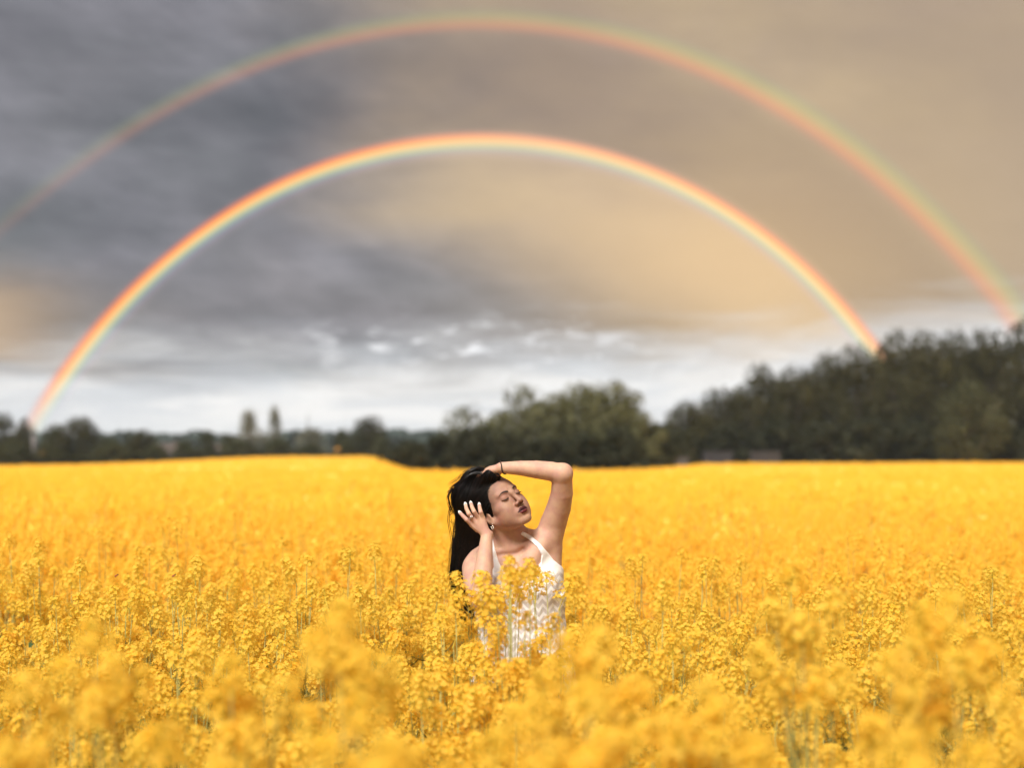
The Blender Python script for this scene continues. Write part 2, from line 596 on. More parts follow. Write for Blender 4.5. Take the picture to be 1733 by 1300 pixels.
M_BARK = plain('bark', (.075, .060, .045), .9, .35, 14)
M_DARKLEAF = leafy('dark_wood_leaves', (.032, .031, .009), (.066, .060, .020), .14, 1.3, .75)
M_ROUND = leafy('round_tree_leaves', (.056, .060, .026), (.084, .084, .038), .25, 1.3, .75)
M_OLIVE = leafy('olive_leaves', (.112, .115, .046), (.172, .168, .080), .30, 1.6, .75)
M_SHRUB = leafy('shrub_leaves', (.022, .025, .010), (.040, .041, .018), .15, 1.5, .75)
M_PALE = leafy('pale_willow_leaves', (.17, .17, .115), (.235, .225, .165), .35, 1.6, .75)
M_LEFT = leafy('hedgerow_leaves', (.050, .055, .025), (.088, .088, .042), .25, 1.5, .75)
M_FAR = leafy('far_wood_leaves', (.060, .085, .075), (.085, .110, .090), .25, .05, .8)  # blue of the distant haze is mixed into the leaf colour

TREE = {}
for key, kind, n, leaf, mat, cnt, shoots in (
        ('dark', 'broad', 6500, .018, M_DARKLEAF, 4, 1), ('darkround', 'round', 5200, .019, M_ROUND, 1, 0),
        ('olive', 'broad', 4800, .021, M_OLIVE, 3, 2), ('thin', 'sparse', 1500, .022, M_OLIVE, 2, 6),
        ('shrub', 'bush', 2200, .038, M_SHRUB, 3, 2), ('left', 'round', 2600, .028, M_LEFT, 2, 2), ('leftbush', 'bush', 2000, .036, M_LEFT, 2, 2),
        ('poplar', 'poplar', 2200, .022, M_PALE, 2, 3), ('pale', 'round', 1800, .026, M_PALE, 1, 3)):
    TREE[key] = [(crown_mesh(key + '_crown', kind, 100 + 17 * i + len(key) * 7, n, leaf, mat, top_shoots=shoots),
                  trunk_mesh(key + '_trunk', kind, 300 + 13 * i + len(key), M_BARK)) for i in range(cnt)]
_tn = [0]


def tree(name, key, px, top, width, depth, label, group, cat='tree', dz=0.0):
    x = (px - 866.5) * depth / FPX
    zb = float(gz(x, depth)) - .15 + dz
    zt = EYE - (top - 762) * depth / FPX
    w = width * depth / FPX
    i = _tn[0]; _tn[0] += 1
    cm, tm = TREE[key][i % len(TREE[key])]
    r = empty(name, (x, depth, zb))
    r.scale = (w, w, zt - zb)
    r.rotation_euler = (0, 0, (i * 1.7) % 6.28)
    tag(r, label, cat, group)
    t = link('trunk', tm, r)
    # trunks keep their girth when a crown is wide
    link('crown', cm, r)
    return r


ordn = ['first', 'second', 'third', 'fourth', 'fifth', 'sixth', 'seventh', 'eighth', 'ninth', 'tenth', 'eleventh', 'twelfth', 'thirteenth', 'fourteenth']
WOODG = 'dark trees of the wood at the right'
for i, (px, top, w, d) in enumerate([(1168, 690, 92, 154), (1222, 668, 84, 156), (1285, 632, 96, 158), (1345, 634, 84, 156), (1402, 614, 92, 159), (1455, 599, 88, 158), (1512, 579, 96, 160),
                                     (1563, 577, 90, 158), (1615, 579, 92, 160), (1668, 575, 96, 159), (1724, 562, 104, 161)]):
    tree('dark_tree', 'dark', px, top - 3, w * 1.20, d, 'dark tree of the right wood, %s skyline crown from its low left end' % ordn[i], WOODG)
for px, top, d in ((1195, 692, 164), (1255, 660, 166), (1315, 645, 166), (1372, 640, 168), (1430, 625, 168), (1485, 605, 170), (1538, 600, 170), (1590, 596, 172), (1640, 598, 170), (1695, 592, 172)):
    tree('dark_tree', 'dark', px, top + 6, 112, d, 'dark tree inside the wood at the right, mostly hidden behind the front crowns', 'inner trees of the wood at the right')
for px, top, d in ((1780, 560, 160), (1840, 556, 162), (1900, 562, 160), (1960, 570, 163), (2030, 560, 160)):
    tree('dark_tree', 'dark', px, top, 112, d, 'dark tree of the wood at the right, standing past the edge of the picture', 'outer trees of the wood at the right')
tree('round_tree', 'darkround', 1640, 656, 150, 151, 'rounded paler tree standing in front of the dark wood near the right edge', None)
for i, (px, top, w) in enumerate([(1160, 728, 100), (1232, 722, 110), (1312, 715, 110), (1392, 716, 105), (1465, 712, 110), (1545, 718, 105), (1700, 722, 110), (1765, 715, 110)]):
    tree('dark_shrub', 'shrub', px, top, w, 152.5, 'dark low shrub at the foot of the right wood, %s one counted from the left' % ordn[i], 'shrubs at the foot of the right wood', 'shrub')

CG = 'trees of the clump behind the woman'
for px, top, d in ((855, 700, 126), (905, 690, 127), (960, 676, 127), (1015, 672, 126), (1062, 686, 125)):
    tree('olive_tree', 'olive', px, top, 96, d, 'olive tree in the back row of the middle clump, mostly hidden', 'back row of the middle clump')
cn = [('thin_tree', 'thin', 783, 690, 76, 119, 'thin open-crowned tree with bare twigs at the left end of the clump behind the woman'),
      ('olive_tree', 'olive', 828, 714, 88, 121, 'short olive tree just right of the thin twiggy one, left part of the middle clump'),
      ('thin_tree', 'thin', 886, 654, 84, 122, 'tall open-topped tree with see-through twigs straight above the hair of the woman'),
      ('olive_tree', 'olive', 932, 674, 96, 120, 'olive green tree right of the tall see-through one in the middle clump'),
      ('olive_tree', 'olive', 988, 657, 104, 121, 'tall olive tree over the forearm of the woman, middle of the clump'),
      ('olive_tree', 'olive', 1042, 657, 100, 119, 'highest right-hand olive tree of the clump, its crown falling away to the right'),
      ('olive_tree', 'olive', 1086, 702, 66, 118, 'small olive tree stepping down at the right end of the middle clump')]
for nme, key, px, top, w, d, lab in cn:
    tree(nme, key, px, top, w * 1.22, d, lab, CG)
for i, (px, top, w, d) in enumerate([(690, 750, 100, 109), (742, 738, 92, 112), (800, 728, 100, 113.5), (862, 735, 100, 113), (925, 742, 100, 113), (990, 738, 105, 113), (1052, 728, 100, 113.5), (1108, 722, 80, 120), (1148, 735, 70, 132)]):
    tree('dark_shrub', 'shrub', px, top, w, d, 'dark bushy shrub at the foot of the middle clump, %s one counted from the left' % ordn[i], 'shrubs at the foot of the middle clump', 'shrub')

LG = 'hedgerow trees along the left side'
for nme, key, px, top, w, d, lab in [
        ('dark_tree', 'dark', -60, 690, 90, 160, 'dark tree past the left edge of the picture'),
        ('dark_tree', 'dark', 8, 704, 62, 160, 'dark tree cut by the left edge of the picture'),
        ('dark_tree', 'dark', 40, 713, 40, 158, 'narrow dark tree just left of the pale post'),
        ('hedge_tree', 'left', 92, 722, 52, 162, 'dull green tree just right of the pale post'),
        ('hedge_tree', 'dark', 135, 712, 96, 158, 'widest dark tree of the left hedgerow, under the foot of the rainbow'),
        ('hedge_tree', 'left', 186, 742, 50, 166, 'low tree between the widest hedgerow tree and the dark one right of it'),
        ('hedge_tree', 'dark', 236, 732, 76, 156, 'squat dark tree standing alone in the left hedgerow'),
        ('hedge_tree', 'left', 312, 746, 44, 164, 'small tree between the two pinkish houses'),
        ('hedge_tree', 'left', 352, 731, 42, 162, 'dull tree rising in front of the right pinkish house'),
        ('hedge_tree', 'left', 388, 737, 44, 166, 'dull tree left of the pointed poplar'),
        ('poplar', 'poplar', 421, 697, 72, 158, 'wide pointed grey-green poplar, left of the slim one'),
        ('poplar', 'poplar', 465, 690, 46, 165, 'slim pale poplar, the thinnest spire of the hedgerow'),
        ('hedge_tree', 'pale', 528, 727, 66, 176, 'greyish rounded tree below the thin mast'),
        ('hedge_tree', 'left', 580, 729, 44, 170, 'small tree left of the dark dome-shaped one'),
        ('dome_tree', 'dark', 627, 709, 78, 162, 'dark dome-shaped tree left of the middle clump')]:
    tree(nme, key, px, top, w, d, lab, LG)
for i, (px, top, w, d) in enumerate([(20, 748, 90, 153), (80, 752, 60, 153), (190, 752, 80, 153), (265, 756, 60, 154), (330, 760, 60, 156), (405, 748, 80, 157), (470, 745, 70, 159), (525, 753, 60, 160), (585, 750, 50, 160), (645, 742, 40, 160)]):
    tree('hedge_shrub', 'leftbush', px, top, w, d, 'low shrub at the field edge on the left, %s one from the picture edge' % ordn[i], 'shrubs along the left field edge', 'shrub')

# far wood that reads as one mass, and low growth under the near trees
def mass(name, segs, leaf, n, mat, label, cat, seed):
    rng = np.random.default_rng(seed)
    P = []
    for (a, b, top, d0, d1, amp) in segs:
        k = n * (b - a) // 100
        px = rng.uniform(a, b, k); d = rng.uniform(d0, d1, k)
        x = (px - 866.5) * d / FPX
        zb = gz(x, d)
        tp = top + amp * (np.sin(px * .11) + np.sin(px * .043 + 2) + .6 * np.sin(px * .31))
        zt = EYE - (tp - 762) * d / FPX
        P.append(np.c_[x, d, zb + (zt - zb) * rng.uniform(0, 1, k) ** .7])
    P = np.vstack(P)
    V, Q = leaf_quads(P, leaf, rng)
    o = link(name, mesh_np(name, V, Q), mat=mat)
    tag(o, label, cat, kind='stuff')


mass('far_wood', [(-200, 150, 738, 640, 760, 3), (150, 360, 737, 640, 760, 2), (360, 520, 742, 640, 760, 2), (470, 600, 737, 560, 700, 2), (600, 780, 733, 560, 700, 2), (1090, 1180, 728, 400, 500, 2)],
     2.2, 1500, M_FAR, 'bluish far-off woods low on the horizon at the left', 'woods', 5)
mass('undergrowth', [(-1500, -200, 735, 153, 160, 8), (2000, 3300, 700, 151.5, 158, 10), (-200, 660, 768, 153, 158, 2), (655, 1140, 775, 112, 116, 1.5), (1120, 2000, 764, 151.5, 156, 1.5)], .16, 1700, M_SHRUB,
     'dark undergrowth along the far edge of the yellow field', 'undergrowth', 6)

# ------------------------------------------------------------------ small structures at the field edge
def bev(o, w=.02, seg=2):
    b = o.modifiers.new('bevel', 'BEVEL'); b.width = w; b.segments = seg; b.limit_method = 'ANGLE'
    return o


M_CRATE = plain('weathered_grey_board', (.036, .033, .037), .8, .25, 5)
M_CRATE2 = plain('weathered_grey_frame', (.052, .047, .052), .8, .25, 5)
for i, (px, lab) in enumerate([(1214, 'left one of the two dark grey box crates at the foot of the right wood'), (1294, 'right one of the two dark grey box crates at the foot of the right wood')]):
    d = 148.5
    x = (px - 866.5) * d / FPX
    z0 = EYE - (786 - 762) * d / FPX - .6
    r = tag(empty('box_crate', (x, d, z0)), lab, 'crate', 'grey crates at the foot of the wood')
    for k in range(6):
        g = Geo(); g.box((0, -.60, .12 + .31 * k), (1.46, .03, .142))
        bev(link('board', g.mesh('board'), r, mat=M_CRATE), .01)
    g = Geo(); g.box((0, .62, .95), (1.46, .03, .93)); g.box((-1.46, .01, .95), (.03, .58, .93)); g.box((1.46, .01, .95), (.03, .58, .93))
    link('side_panel', g.mesh('side_panel'), r, mat=M_CRATE)
    g = Geo(); g.box((0, 0, 1.93), (1.56, .72, .045)); bev(link('lid', g.mesh('lid'), r, mat=M_CRATE2), .015)
    for s in (-1, 1):
        g = Geo(); g.box((s * 1.38, -.66, .95), (.06, .028, .92)); bev(link('post', g.mesh('post'), r, mat=M_CRATE2), .01)

M_STONE = plain('dark_field_stone', (.085, .080, .085), .9, .3, 3, .4)
r = tag(empty('low_wall', PW(1140, 790, 124)), 'low dark stone wall between the middle clump and the right wood', 'wall')
rng = np.random.default_rng(3)
for row in range(3):
    x = -1.25 + (row % 2) * .15
    while x < 1.2:
        w = rng.uniform(.28, .5)
        g = Geo(); g.box((x + w / 2, rng.uniform(-.02, .02), .12 + row * .235), (w / 2 - .012, .2, .11))
        bev(link('stone', g.mesh('stone'), r, mat=M_STONE), .03)
        x += w
g = Geo(); g.box((0, 0, .80), (1.35, .24, .05)); bev(link('coping', g.mesh('coping'), r, mat=M_STONE), .02)

r = tag(empty('pale_post', tuple(PW(57, 790, 157))), 'pale upright post standing between dark trees at the far left', 'post')
g = Geo(); g.tube([(0, 0, -.4), (0, 0, 1.5), (0, 0, 3.6)], (.27, .25, .22), 12); link('shaft', g.mesh('shaft', True), r, mat=plain('pale_concrete', (.17, .155, .155), .8, .12, 2))
g = Geo(); g.tube([(0, 0, 3.6), (0, 0, 3.68), (0, 0, 3.95)], (.28, .28, .05), 12); link('cap', g.mesh('cap', True), r, mat=M_CRATE2)

M_WALLP = plain('pinkish_render', (.20, .165, .155), .85, .1, 2)
M_ROOF = plain('brown_roof_tiles', (.09, .07, .06), .8, .25, 6)
M_GLASS = plain('dark_window_glass', (.03, .035, .04), .15, .05)
M_TRIM = plain('pale_trim', (.55, .53, .5), .6, .05)
for px, lab in ((286, 'left one of two small pinkish houses beyond the left hedgerow'), (372, 'right one of two small pinkish houses beyond the left hedgerow')):
    d = 190.0
    r = tag(empty('small_house', tuple(PW(px, 784, d))), lab, 'house', 'pinkish houses beyond the hedgerow')
    g = Geo(); g.box((0, 0, .9), (1.55, 1.6, .95))
    g.add([(-1.55, -1.6, 1.85), (-1.55, 1.6, 1.85), (-1.55, 0, 2.45), (1.55, -1.6, 1.85), (1.55, 1.6, 1.85), (1.55, 0, 2.45)], T=[(0, 2, 1), (3, 4, 5)])
    link('wall', g.mesh('wall'), r, mat=M_WALLP)
    for s in (-1, 1):
        g = Geo()
        g.add([(-1.7, s * 1.75, 1.76), (1.7, s * 1.75, 1.76), (1.7, 0, 2.52), (-1.7, 0, 2.52), (-1.7, s * 1.75, 1.86), (1.7, s * 1.75, 1.86), (1.7, 0, 2.62), (-1.7, 0, 2.62)],
              [(0, 1, 2, 3), (4, 7, 6, 5), (0, 4, 5, 1), (0, 3, 7, 4), (1, 5, 6, 2)])
        link('roof_slope', g.mesh('roof_slope'), r, mat=M_ROOF)
    g = Geo(); g.box((.8, .2, 2.75), (.18, .18, .35)); link('chimney', g.mesh('chimney'), r, mat=M_ROOF)
    for wx in (-.8, .3):
        g = Geo(); g.box((wx, -1.62, 1.05), (.27, .04, .33)); f = link('window', g.mesh('window'), r, mat=M_TRIM)
        g = Geo(); g.box((wx, -1.665, 1.05), (.22, .01, .28)); link('pane', g.mesh('pane'), f, mat=M_GLASS)
    g = Geo(); g.box((1.1, -1.62, .75), (.25, .03, .65)); link('door', g.mesh('door'), r, mat=M_ROOF)

r = tag(empty('mast', tuple(PW(521, 780, 260))), 'thin lattice mast rising above the greyish rounded tree at the left', 'mast')
M_STEEL = plain('galvanised_steel', (.3, .31, .32), .5, .1)
g = Geo()
for a in range(3):
    c_, s_ = math.cos(a * 2.094), math.sin(a * 2.094)
    g.tube([(.35 * c_, .35 * s_, -1), (.12 * c_, .12 * s_, 8.2)], (.045, .03), 5)
link('upright', g.mesh('upright'), r, mat=M_STEEL)
g = Geo()
for k in range(12):
    z = .3 + k * .65; rr = np.interp(z, (-1, 8.2), (.35, .12)); r2 = np.interp(z + .65, (-1, 8.2), (.35, .12))
    for a in range(3):
        b = (a + 1) % 3
        p = lambda q, R_, zz: (R_ * math.cos(q * 2.094), R_ * math.sin(q * 2.094), zz)
        g.tube([p(a, rr, z), p(b, r2, z + .65)], .018, 4)
link('lattice', g.mesh('lattice'), r, mat=M_STEEL)
g = Geo(); g.tube([(0, 0, 8.0), (0, 0, 9.3)], (.03, .015), 5); link('aerial', g.mesh('aerial'), r, mat=M_STEEL)

M_ORANGE = plain('orange_board', (.50, .24, .04), .6, .05)
for px, py, d, lab in ((72, 767, 152.5, 'small orange marker board right of the pale post'), (571, 760, 158.5, 'small orange marker board left of the dark dome-shaped tree')):
    p = PW(px, py, d)
    zb = float(gz(p[0], d)) - .1
    r = tag(empty('marker_board', (p[0], d, zb)), lab, 'marker', 'orange marker boards')
    g = Geo(); g.tube([(0, 0, 0), (0, 0, p[2] - zb + .1)], .03, 6); link('stake', g.mesh('stake'), r, mat=M_CRATE2)
    g = Geo(); g.box((0, -.05, p[2] - zb), (.24, .015, .15)); bev(link('board', g.mesh('board'), r, mat=M_ORANGE), .005)

# ------------------------------------------------------------------ rapeseed
M_PETAL = leafy('yellow_petals', (.97, .652, .070), (.98, .712, .115), .54, 30, .55)
M_BUD = plain('green_yellow_buds', (.62, .52, .06), .6, .2, 60)
M_STEM = plain('green_stalk', (.34, .32, .09), .6, .3, 20)
M_LEAF = leafy('blue_green_leaf', (.055, .10, .045), (.09, .14, .05), .3, 12, .5)


def frame(n):
    n = np.asarray(n, float); n = n / np.linalg.norm(n)
    u = np.cross(n, (0, 0, 1.) if abs(n[2]) < .9 else (1., 0, 0)); u /= np.linalg.norm(u)
    return u, np.cross(n, u), n


def raceme(seed, L, nfl, fr, name, buds=True, simple=False):
    """one flower head: axis along +z from the origin, pedicelled four-petalled flowers, buds on top"""
    rng = np.random.default_rng(seed)
    g = Geo()          # petals
    s = Geo()          # green parts
    s.tube([(0, 0, -.01), (rng.normal(0, .002), rng.normal(0, .002), L * .5), (0, 0, L)], (.0016, .0013, .0008), 4, cap=False)
    for k in range(nfl):
        t = (k + rng.uniform(0, 1)) / nfl
        z = L * (.10 + .90 * t)
        a = k * 2.399 + rng.uniform(-.3, .3)
        ped = (.034 - .018 * t ** 2.5) * rng.uniform(.6, 1.15)
        up = .25 + .9 * t * t
        d = np.array((math.cos(a), math.sin(a), up)); d /= np.linalg.norm(d)
        c = np.array((0, 0, z)) + d * ped
        if not simple:
            s.tube([(0, 0, z), c], .0006, 3, cap=False)
        n = d + rng.normal(0, .25, 3) + np.array((0, 0, .25))
        u, v, n = frame(n)
        sp = rng.uniform(0, 1.57); r = fr * rng.uniform(.85, 1.15)
        cup = rng.uniform(.25, .6)
        V = [];T = []
        for q in range(4):
            an = sp + q * 1.5708
            e = math.cos(an) * u + math.sin(an) * v
            f = -math.sin(an) * u + math.cos(an) * v
            b = len(V)
            V += [c, c + r * .62 * e + f * r * .46 + n * r * cup * .45, c + r * e * 1.04 + n * r * cup * .55, c + r * .62 * e - f * r * .46 + n * r * cup * .45]
            T += [(b, b + 1, b + 2), (b, b + 2, b + 3)]
        g.add(V, T=T)
    ng = None
    if buds:
        for k in range(9 if not simple else 4):
            a = k * 2.4; e = .006 * math.sqrt(k / 9)
            p = np.array((math.cos(a) * e, math.sin(a) * e, L + .004 - e * .5))
            h = .0035
            V = [p + (0, 0, h * 1.5), p - (0, 0, h), p + (h * .6, 0, 0), p + (0, h * .6, 0), p - (h * .6, 0, 0), p - (0, h * .6, 0)]
            s.add(V, T=[(0, 2, 3), (0, 3, 4), (0, 4, 5), (0, 5, 2), (1, 3, 2), (1, 4, 3), (1, 5, 4), (1, 2, 5)])
    V = np.vstack(g.v + s.v)
    T = [np.vstack(g.t)]
    off = g.n
    st = (np.vstack(s.t) + off) if s.t else None
    sq = (np.vstack(s.q) + off) if s.q else None
    tris = T[0] if st is None else np.vstack([T[0], st])
    F = [tris] + ([sq] if sq is not None else [])
    me = mesh_np(name, V, F)
    me.materials.append(M_PETAL); me.materials.append(M_BUD)
    mi = np.zeros(len(me.polygons), np.int32)
    mi[len(T[0]):] = 1
    me.polygons.foreach_set('material_index', mi)
    return me


RAC = [raceme(20 + i, L, int(n * 1.1), .0085, 'flower_head') for i, (L, n) in enumerate([(.050, 32), (.066, 38), (.045, 28), (.078, 44), (.060, 36), (.038, 26), (.095, 48), (.055, 34)])]
RACS = [raceme(60 + i, L, n, .0155, 'flower_head_far', simple=True) for i, (L, n) in enumerate([(.055, 17), (.065, 19), (.045, 15)])]


def leaf_mesh(seed):
    rng = np.random.default_rng(seed)
    L = rng.uniform(.09, .16); w = L * .17
    t = np.linspace(0, 1, 6)
    wid = w * np.sin(np.pi * np.clip(t, .04, .97)) ** .7
    z = .5 * t * L - .55 * t * t * L
    V = np.vstack([np.c_[t * L, wid, z + wid * .35], np.c_[t * L, 0 * t, z], np.c_[t * L, -wid, z + wid * .35]])
    Q = [(r * 6 + i, r * 6 + i + 1, (r + 1) * 6 + i + 1, (r + 1) * 6 + i) for r in range(2) for i in range(5)]
    me = mesh_np('leaf', V, np.array(Q), True); me.materials.append(M_LEAF)
    return me


LEAVES = [leaf_mesh(i) for i in range(4)]


def plant_variant(seed, H, nh, spread, low=.62, leaves=4):
    """returns stem mesh and the places of flower heads and leaves"""
    rng = np.random.default_rng(seed)
    g = Geo()
    z = np.linspace(0, H, 8)
    wob = np.cumsum(rng.normal(0, .006 * H, (8, 2)), axis=0); wob -= wob[0]
    P = np.c_[wob, z]
    g.tube(P, np.linspace(.0055 if H < 1.1 else .0026, .0014, 8), 5)
    heads = [(P[-1] - (0, 0, .01), 0, 0, seed % 8, 1.0)]
    for k in range(nh - 1):
        f = rng.uniform(.40, .80)
        b = np.array([np.interp(f * H, z, P[:, j]) for j in range(3)])
        a = k * 2.399 + rng.uniform(-.5, .5)
        top = H * rng.uniform(low, .975)
        top = max(top, b[2] + .08 * H)
        R = spread * rng.uniform(.35, 1.0)
        t = np.linspace(0, 1, 6)[:, None]
        e = np.array((math.cos(a), math.sin(a), 0))
        Q = b + e * R * (1 - (1 - t) ** 1.8) + np.array((0, 0, 1.)) * (top - b[2]) * t ** 1.15
        g.tube(Q, np.linspace(.003, .0013, 6), 4)
        heads.append((Q[-1] - (0, 0, .006), a, rng.uniform(.05, .55), int(rng.integers(0, 8)), rng.uniform(.85, 1.12)))
        # a few thin pods and bare pedicels under the head
        for q in range(4):
            w = .97 - q * .05
            p = Q[-1] + (Q[-2] - Q[-1]) * q * .22 - (0, 0, .012)
            aa = rng.uniform(0, 6.28)
            g.tube([p, p + np.array((math.cos(aa) * .016, math.sin(aa) * .016, .012)), p + np.array((math.cos(aa) * .022, math.sin(aa) * .022, .040))], (.0005, .0010, .0004), 3, cap=False)
    me = g.mesh('stem', True); me.materials.append(M_STEM)
    lv = []
    for k in range(leaves):
        zz = H * rng.uniform(.25, .72)
        b = np.array([np.interp(zz, z, P[:, j]) for j in range(3)])
        lv.append((b, rng.uniform(0, 6.28), rng.uniform(-.2, .5), int(rng.integers(0, 4)), rng.uniform(.8, 1.4)))
    return me, heads, lv


VAR = [plant_variant(500 + i, 1.0, [15, 13, 16, 12, 15, 17][i], [.21, .18, .23, .17, .24, .21][i], .56) for i in range(6)]
VAR += [plant_variant(540 + i, 1.32, [3, 2, 4][i], [.10, .07, .12][i], .80, 2) for i in range(3)]        # tall thin plants standing over the rest
VAR += [plant_variant(560 + i, 1.45, [7, 9, 8][i], [.06, .085, .07][i], .90, 2) for i in range(3)]      # tall plants with a dense top, near the camera


def joined(v, far=False):
    """one mesh of a whole plant, for the uncountable rest of the field"""
    me, heads, lv = v
    Vs, Fs3, Fs4, m3, m4 = [], [], [], [], []
    n = 0
    parts = [(me, Matrix.Identity(4), (2,))]
    for p, a, tilt, r, sc in heads:
        src = RACS[r % 3] if far else RAC[r]
        M = Matrix.Translation(Vector(p)) @ Matrix.Rotation(a, 4, 'Z') @ Matrix.Rotation(tilt, 4, 'Y') @ Matrix.Scale(sc, 4)
        parts.append((src, M, (0, 1)))
    if not far:
        for p, a, tilt, r, sc in lv:
            parts.append((LEAVES[r], Matrix.Translation(Vector(p)) @ Matrix.Rotation(a, 4, 'Z') @ Matrix.Rotation(-tilt, 4, 'Y') @ Matrix.Scale(sc, 4), (3,)))
    for src, M, mi in parts:
        k = len(src.vertices)
        co = np.empty(k * 3, np.float32); src.vertices.foreach_get('co', co); co = co.reshape(-1, 3)
        R = np.array(M)
        Vs.append(co @ R[:3, :3].T + R[:3, 3])
        lt = np.empty(len(src.polygons), np.int32); src.polygons.foreach_get('loop_total', lt)
        ls = np.empty(len(src.polygons), np.int32); src.polygons.foreach_get('loop_start', ls)
        vi = np.empty(len(src.loops), np.int32); src.loops.foreach_get('vertex_index', vi)
        pm = np.empty(len(src.polygons), np.int32); src.polygons.foreach_get('material_index', pm)
        for size, F_, M_ in ((3, Fs3, m3), (4, Fs4, m4)):
            sel = lt == size
            if sel.any():
                F_.append(vi[ls[sel][:, None] + np.arange(size)] + n)
                M_.append(np.array(mi)[pm[sel]])
        n += k
    F = []; mm = []
    if Fs3: F.append(np.vstack(Fs3)); mm.append(np.concatenate(m3))
    if Fs4: F.append(np.vstack(Fs4)); mm.append(np.concatenate(m4))
    out = mesh_np('rapeseed_plant_joined', np.vstack(Vs), F)
    for m_ in (M_PETAL, M_BUD, M_STEM, M_LEAF): out.materials.append(m_)
    out.polygons.foreach_set('material_index', np.concatenate(mm).astype(np.int32))
    return out


WOMAN = np.array((.03, 5.0))


def ht_noise(x, y):
    return .05 * np.sin(x * 1.7 + .6 * y) * np.sin(y * 1.1 - .4 * x + 1) + .03 * np.sin(x * .43 + 2) + .035 * np.sin(y * .37 + x * .21)


def scatter(y0, y1, cell, rng, margin=1.25, extra=1.5):
    ys = np.arange(y0, y1, cell)
    out = []
    for y in ys:
        w = (.36 * margin) * abs(y) + extra
        xs = np.arange(-w, w, cell)
        out.append(np.c_[xs + rng.uniform(-.5, .5, len(xs)) * cell, y + rng.uniform(-.5, .5, len(xs)) * cell])
    P = np.vstack(out)
    yy = np.maximum(P[:, 1], 1)
    px = 866.5 + FPX * P[:, 0] / yy
    return P[P[:, 1] < edge_depth(px) - .5]


frng = np.random.default_rng(2024)
near = scatter(-1.5, 16, .235, frng)
plants = []            # x, y, variant, scale, rotation
for x, y in near:
    if math.hypot(x, y) < .55: continue
    if abs(y) < .9 and abs(x) < .5: continue
    r = math.hypot((x - .03), (y - 5.0))
    if r < .30: continue
    if math.hypot(x + .10, y - 4.80) < .20: continue
    v = int(frng.integers(0, 6))
    top = 1.04 + ht_noise(x, y) + frng.normal(0, .045)
    if frng.uniform() < .055 and y > 3.6:
        v = 6 + int(frng.integers(0, 3)); top = frng.uniform(1.16, 1.36)
    px = 866.5 + FPX * x / max(y, .5)
    if y < 4.99 and y > 2.2 and 770 < px < 965:
        lim = EYE - ((1065 if px > 840 else 1040) - 762) * y / FPX - .03
        if top > lim:
            top = lim - frng.uniform(0, .06); v = int(frng.integers(0, 6))
    H = (1.0, 1.32, 1.45)[0 if v < 6 else 1 if v < 9 else 2]
    plants.append((x, y, v, top / (H + .08), frng.uniform(0, 6.28)))
# tall plants that the photograph shows: head at px, py, distance
for px, py, d, v in [(808, 948, 4.35, 7), (822, 962, 4.3, 6), (796, 985, 4.35, 7), (815, 1000, 4.2, 6), (838, 1005, 4.4, 8), (786, 1022, 4.3, 7), (806, 1030, 4.1, 6), (833, 1040, 4.2, 6), (770, 1030, 4.4, 6), (850, 1055, 4.1, 6),
                     (850, 945, 3.9, 7), (868, 938, 3.8, 6), (886, 942, 3.85, 6), (893, 955, 3.9, 7), (857, 985, 4.45, 7),
                     (932, 944, 4.5, 7), (945, 952, 4.4, 7), (905, 1062, 4.2, 7), (950, 1040, 4.3, 7), (878, 1105, 4.0, 7), (835, 1100, 4.2, 1), (862, 1118, 4.1, 0), (895, 1112, 4.2, 3), (925, 1098, 4.2, 1), (950, 1090, 4.2, 4), (842, 1135, 3.7, 2), (880, 1140, 3.7, 5), (912, 1135, 3.7, 4), (945, 1128, 3.8, 2), (815, 1110, 4.0, 3), (800, 1080, 4.3, 0), (868, 1165, 3.4, 1), (902, 1170, 3.4, 0), (938, 1165, 3.4, 3),
                     (240, 1040, 2.3, 9), (395, 1085, 2.4, 11), (655, 1025, 2.2, 10), (650, 1150, 1.9, 9), (955, 1070, 2.1, 10), (1000, 1140, 1.9, 11), (1375, 950, 2.9, 9),
                     (1430, 1030, 2.5, 9), (1545, 1070, 2.3, 11), (1640, 1010, 2.2, 10), (1180, 1170, 2.0, 10), (1660, 1190, 1.7, 9), (810, 1220, 1.8, 11), (320, 1215, 1.8, 9), (60, 1120, 2.1, 9), (1500, 1240, 1.6, 10), (560, 1240, 1.6, 10),
                     (515, 925, 5.4, 7), (575, 915, 5.6, 7), (130, 940, 5.2, 6), (335, 955, 5.0, 8), (1205, 935, 6.2, 7), (1110, 925, 6.5, 6), (1680, 950, 5.4, 7), (1565, 985, 4.8, 6), (1250, 945, 6.2, 8), (250, 915, 6.5, 7), (35, 900, 6.4, 6), (1345, 960, 5.6, 7), (470, 905, 7.0, 6), (640, 905, 7.4, 7)]:
    p = PW(px, py, d)
    H = (1.0, 1.32, 1.45)[0 if v < 6 else 1 if v < 9 else 2]
    plants.append((p[0], p[1], v, p[2] / (H + .07), frng.uniform(0, 6.28)))

P_ = np.array([(a[0], a[1]) for a in plants]); tops = np.array([a[3] * (1.08 if a[2] < 6 else 1.39 if a[2] < 9 else 1.52) for a in plants])
yy = P_[:, 1]
pxs = 866.5 + FPX * P_[:, 0] / np.maximum(yy, .1)
pyt = 762 + FPX * (EYE - tops) / np.maximum(yy, .1)
vis = (yy > .8) & (pxs > -120 / np.maximum(yy, 1) * 2) & (pxs < 1733 + 240 / np.maximum(yy, 1)) & (pyt < 1300)
order = np.argsort(np.where(vis, yy, 1e9))
pick = set(order[:300].tolist())
print('individual plants out to', yy[order[299]])

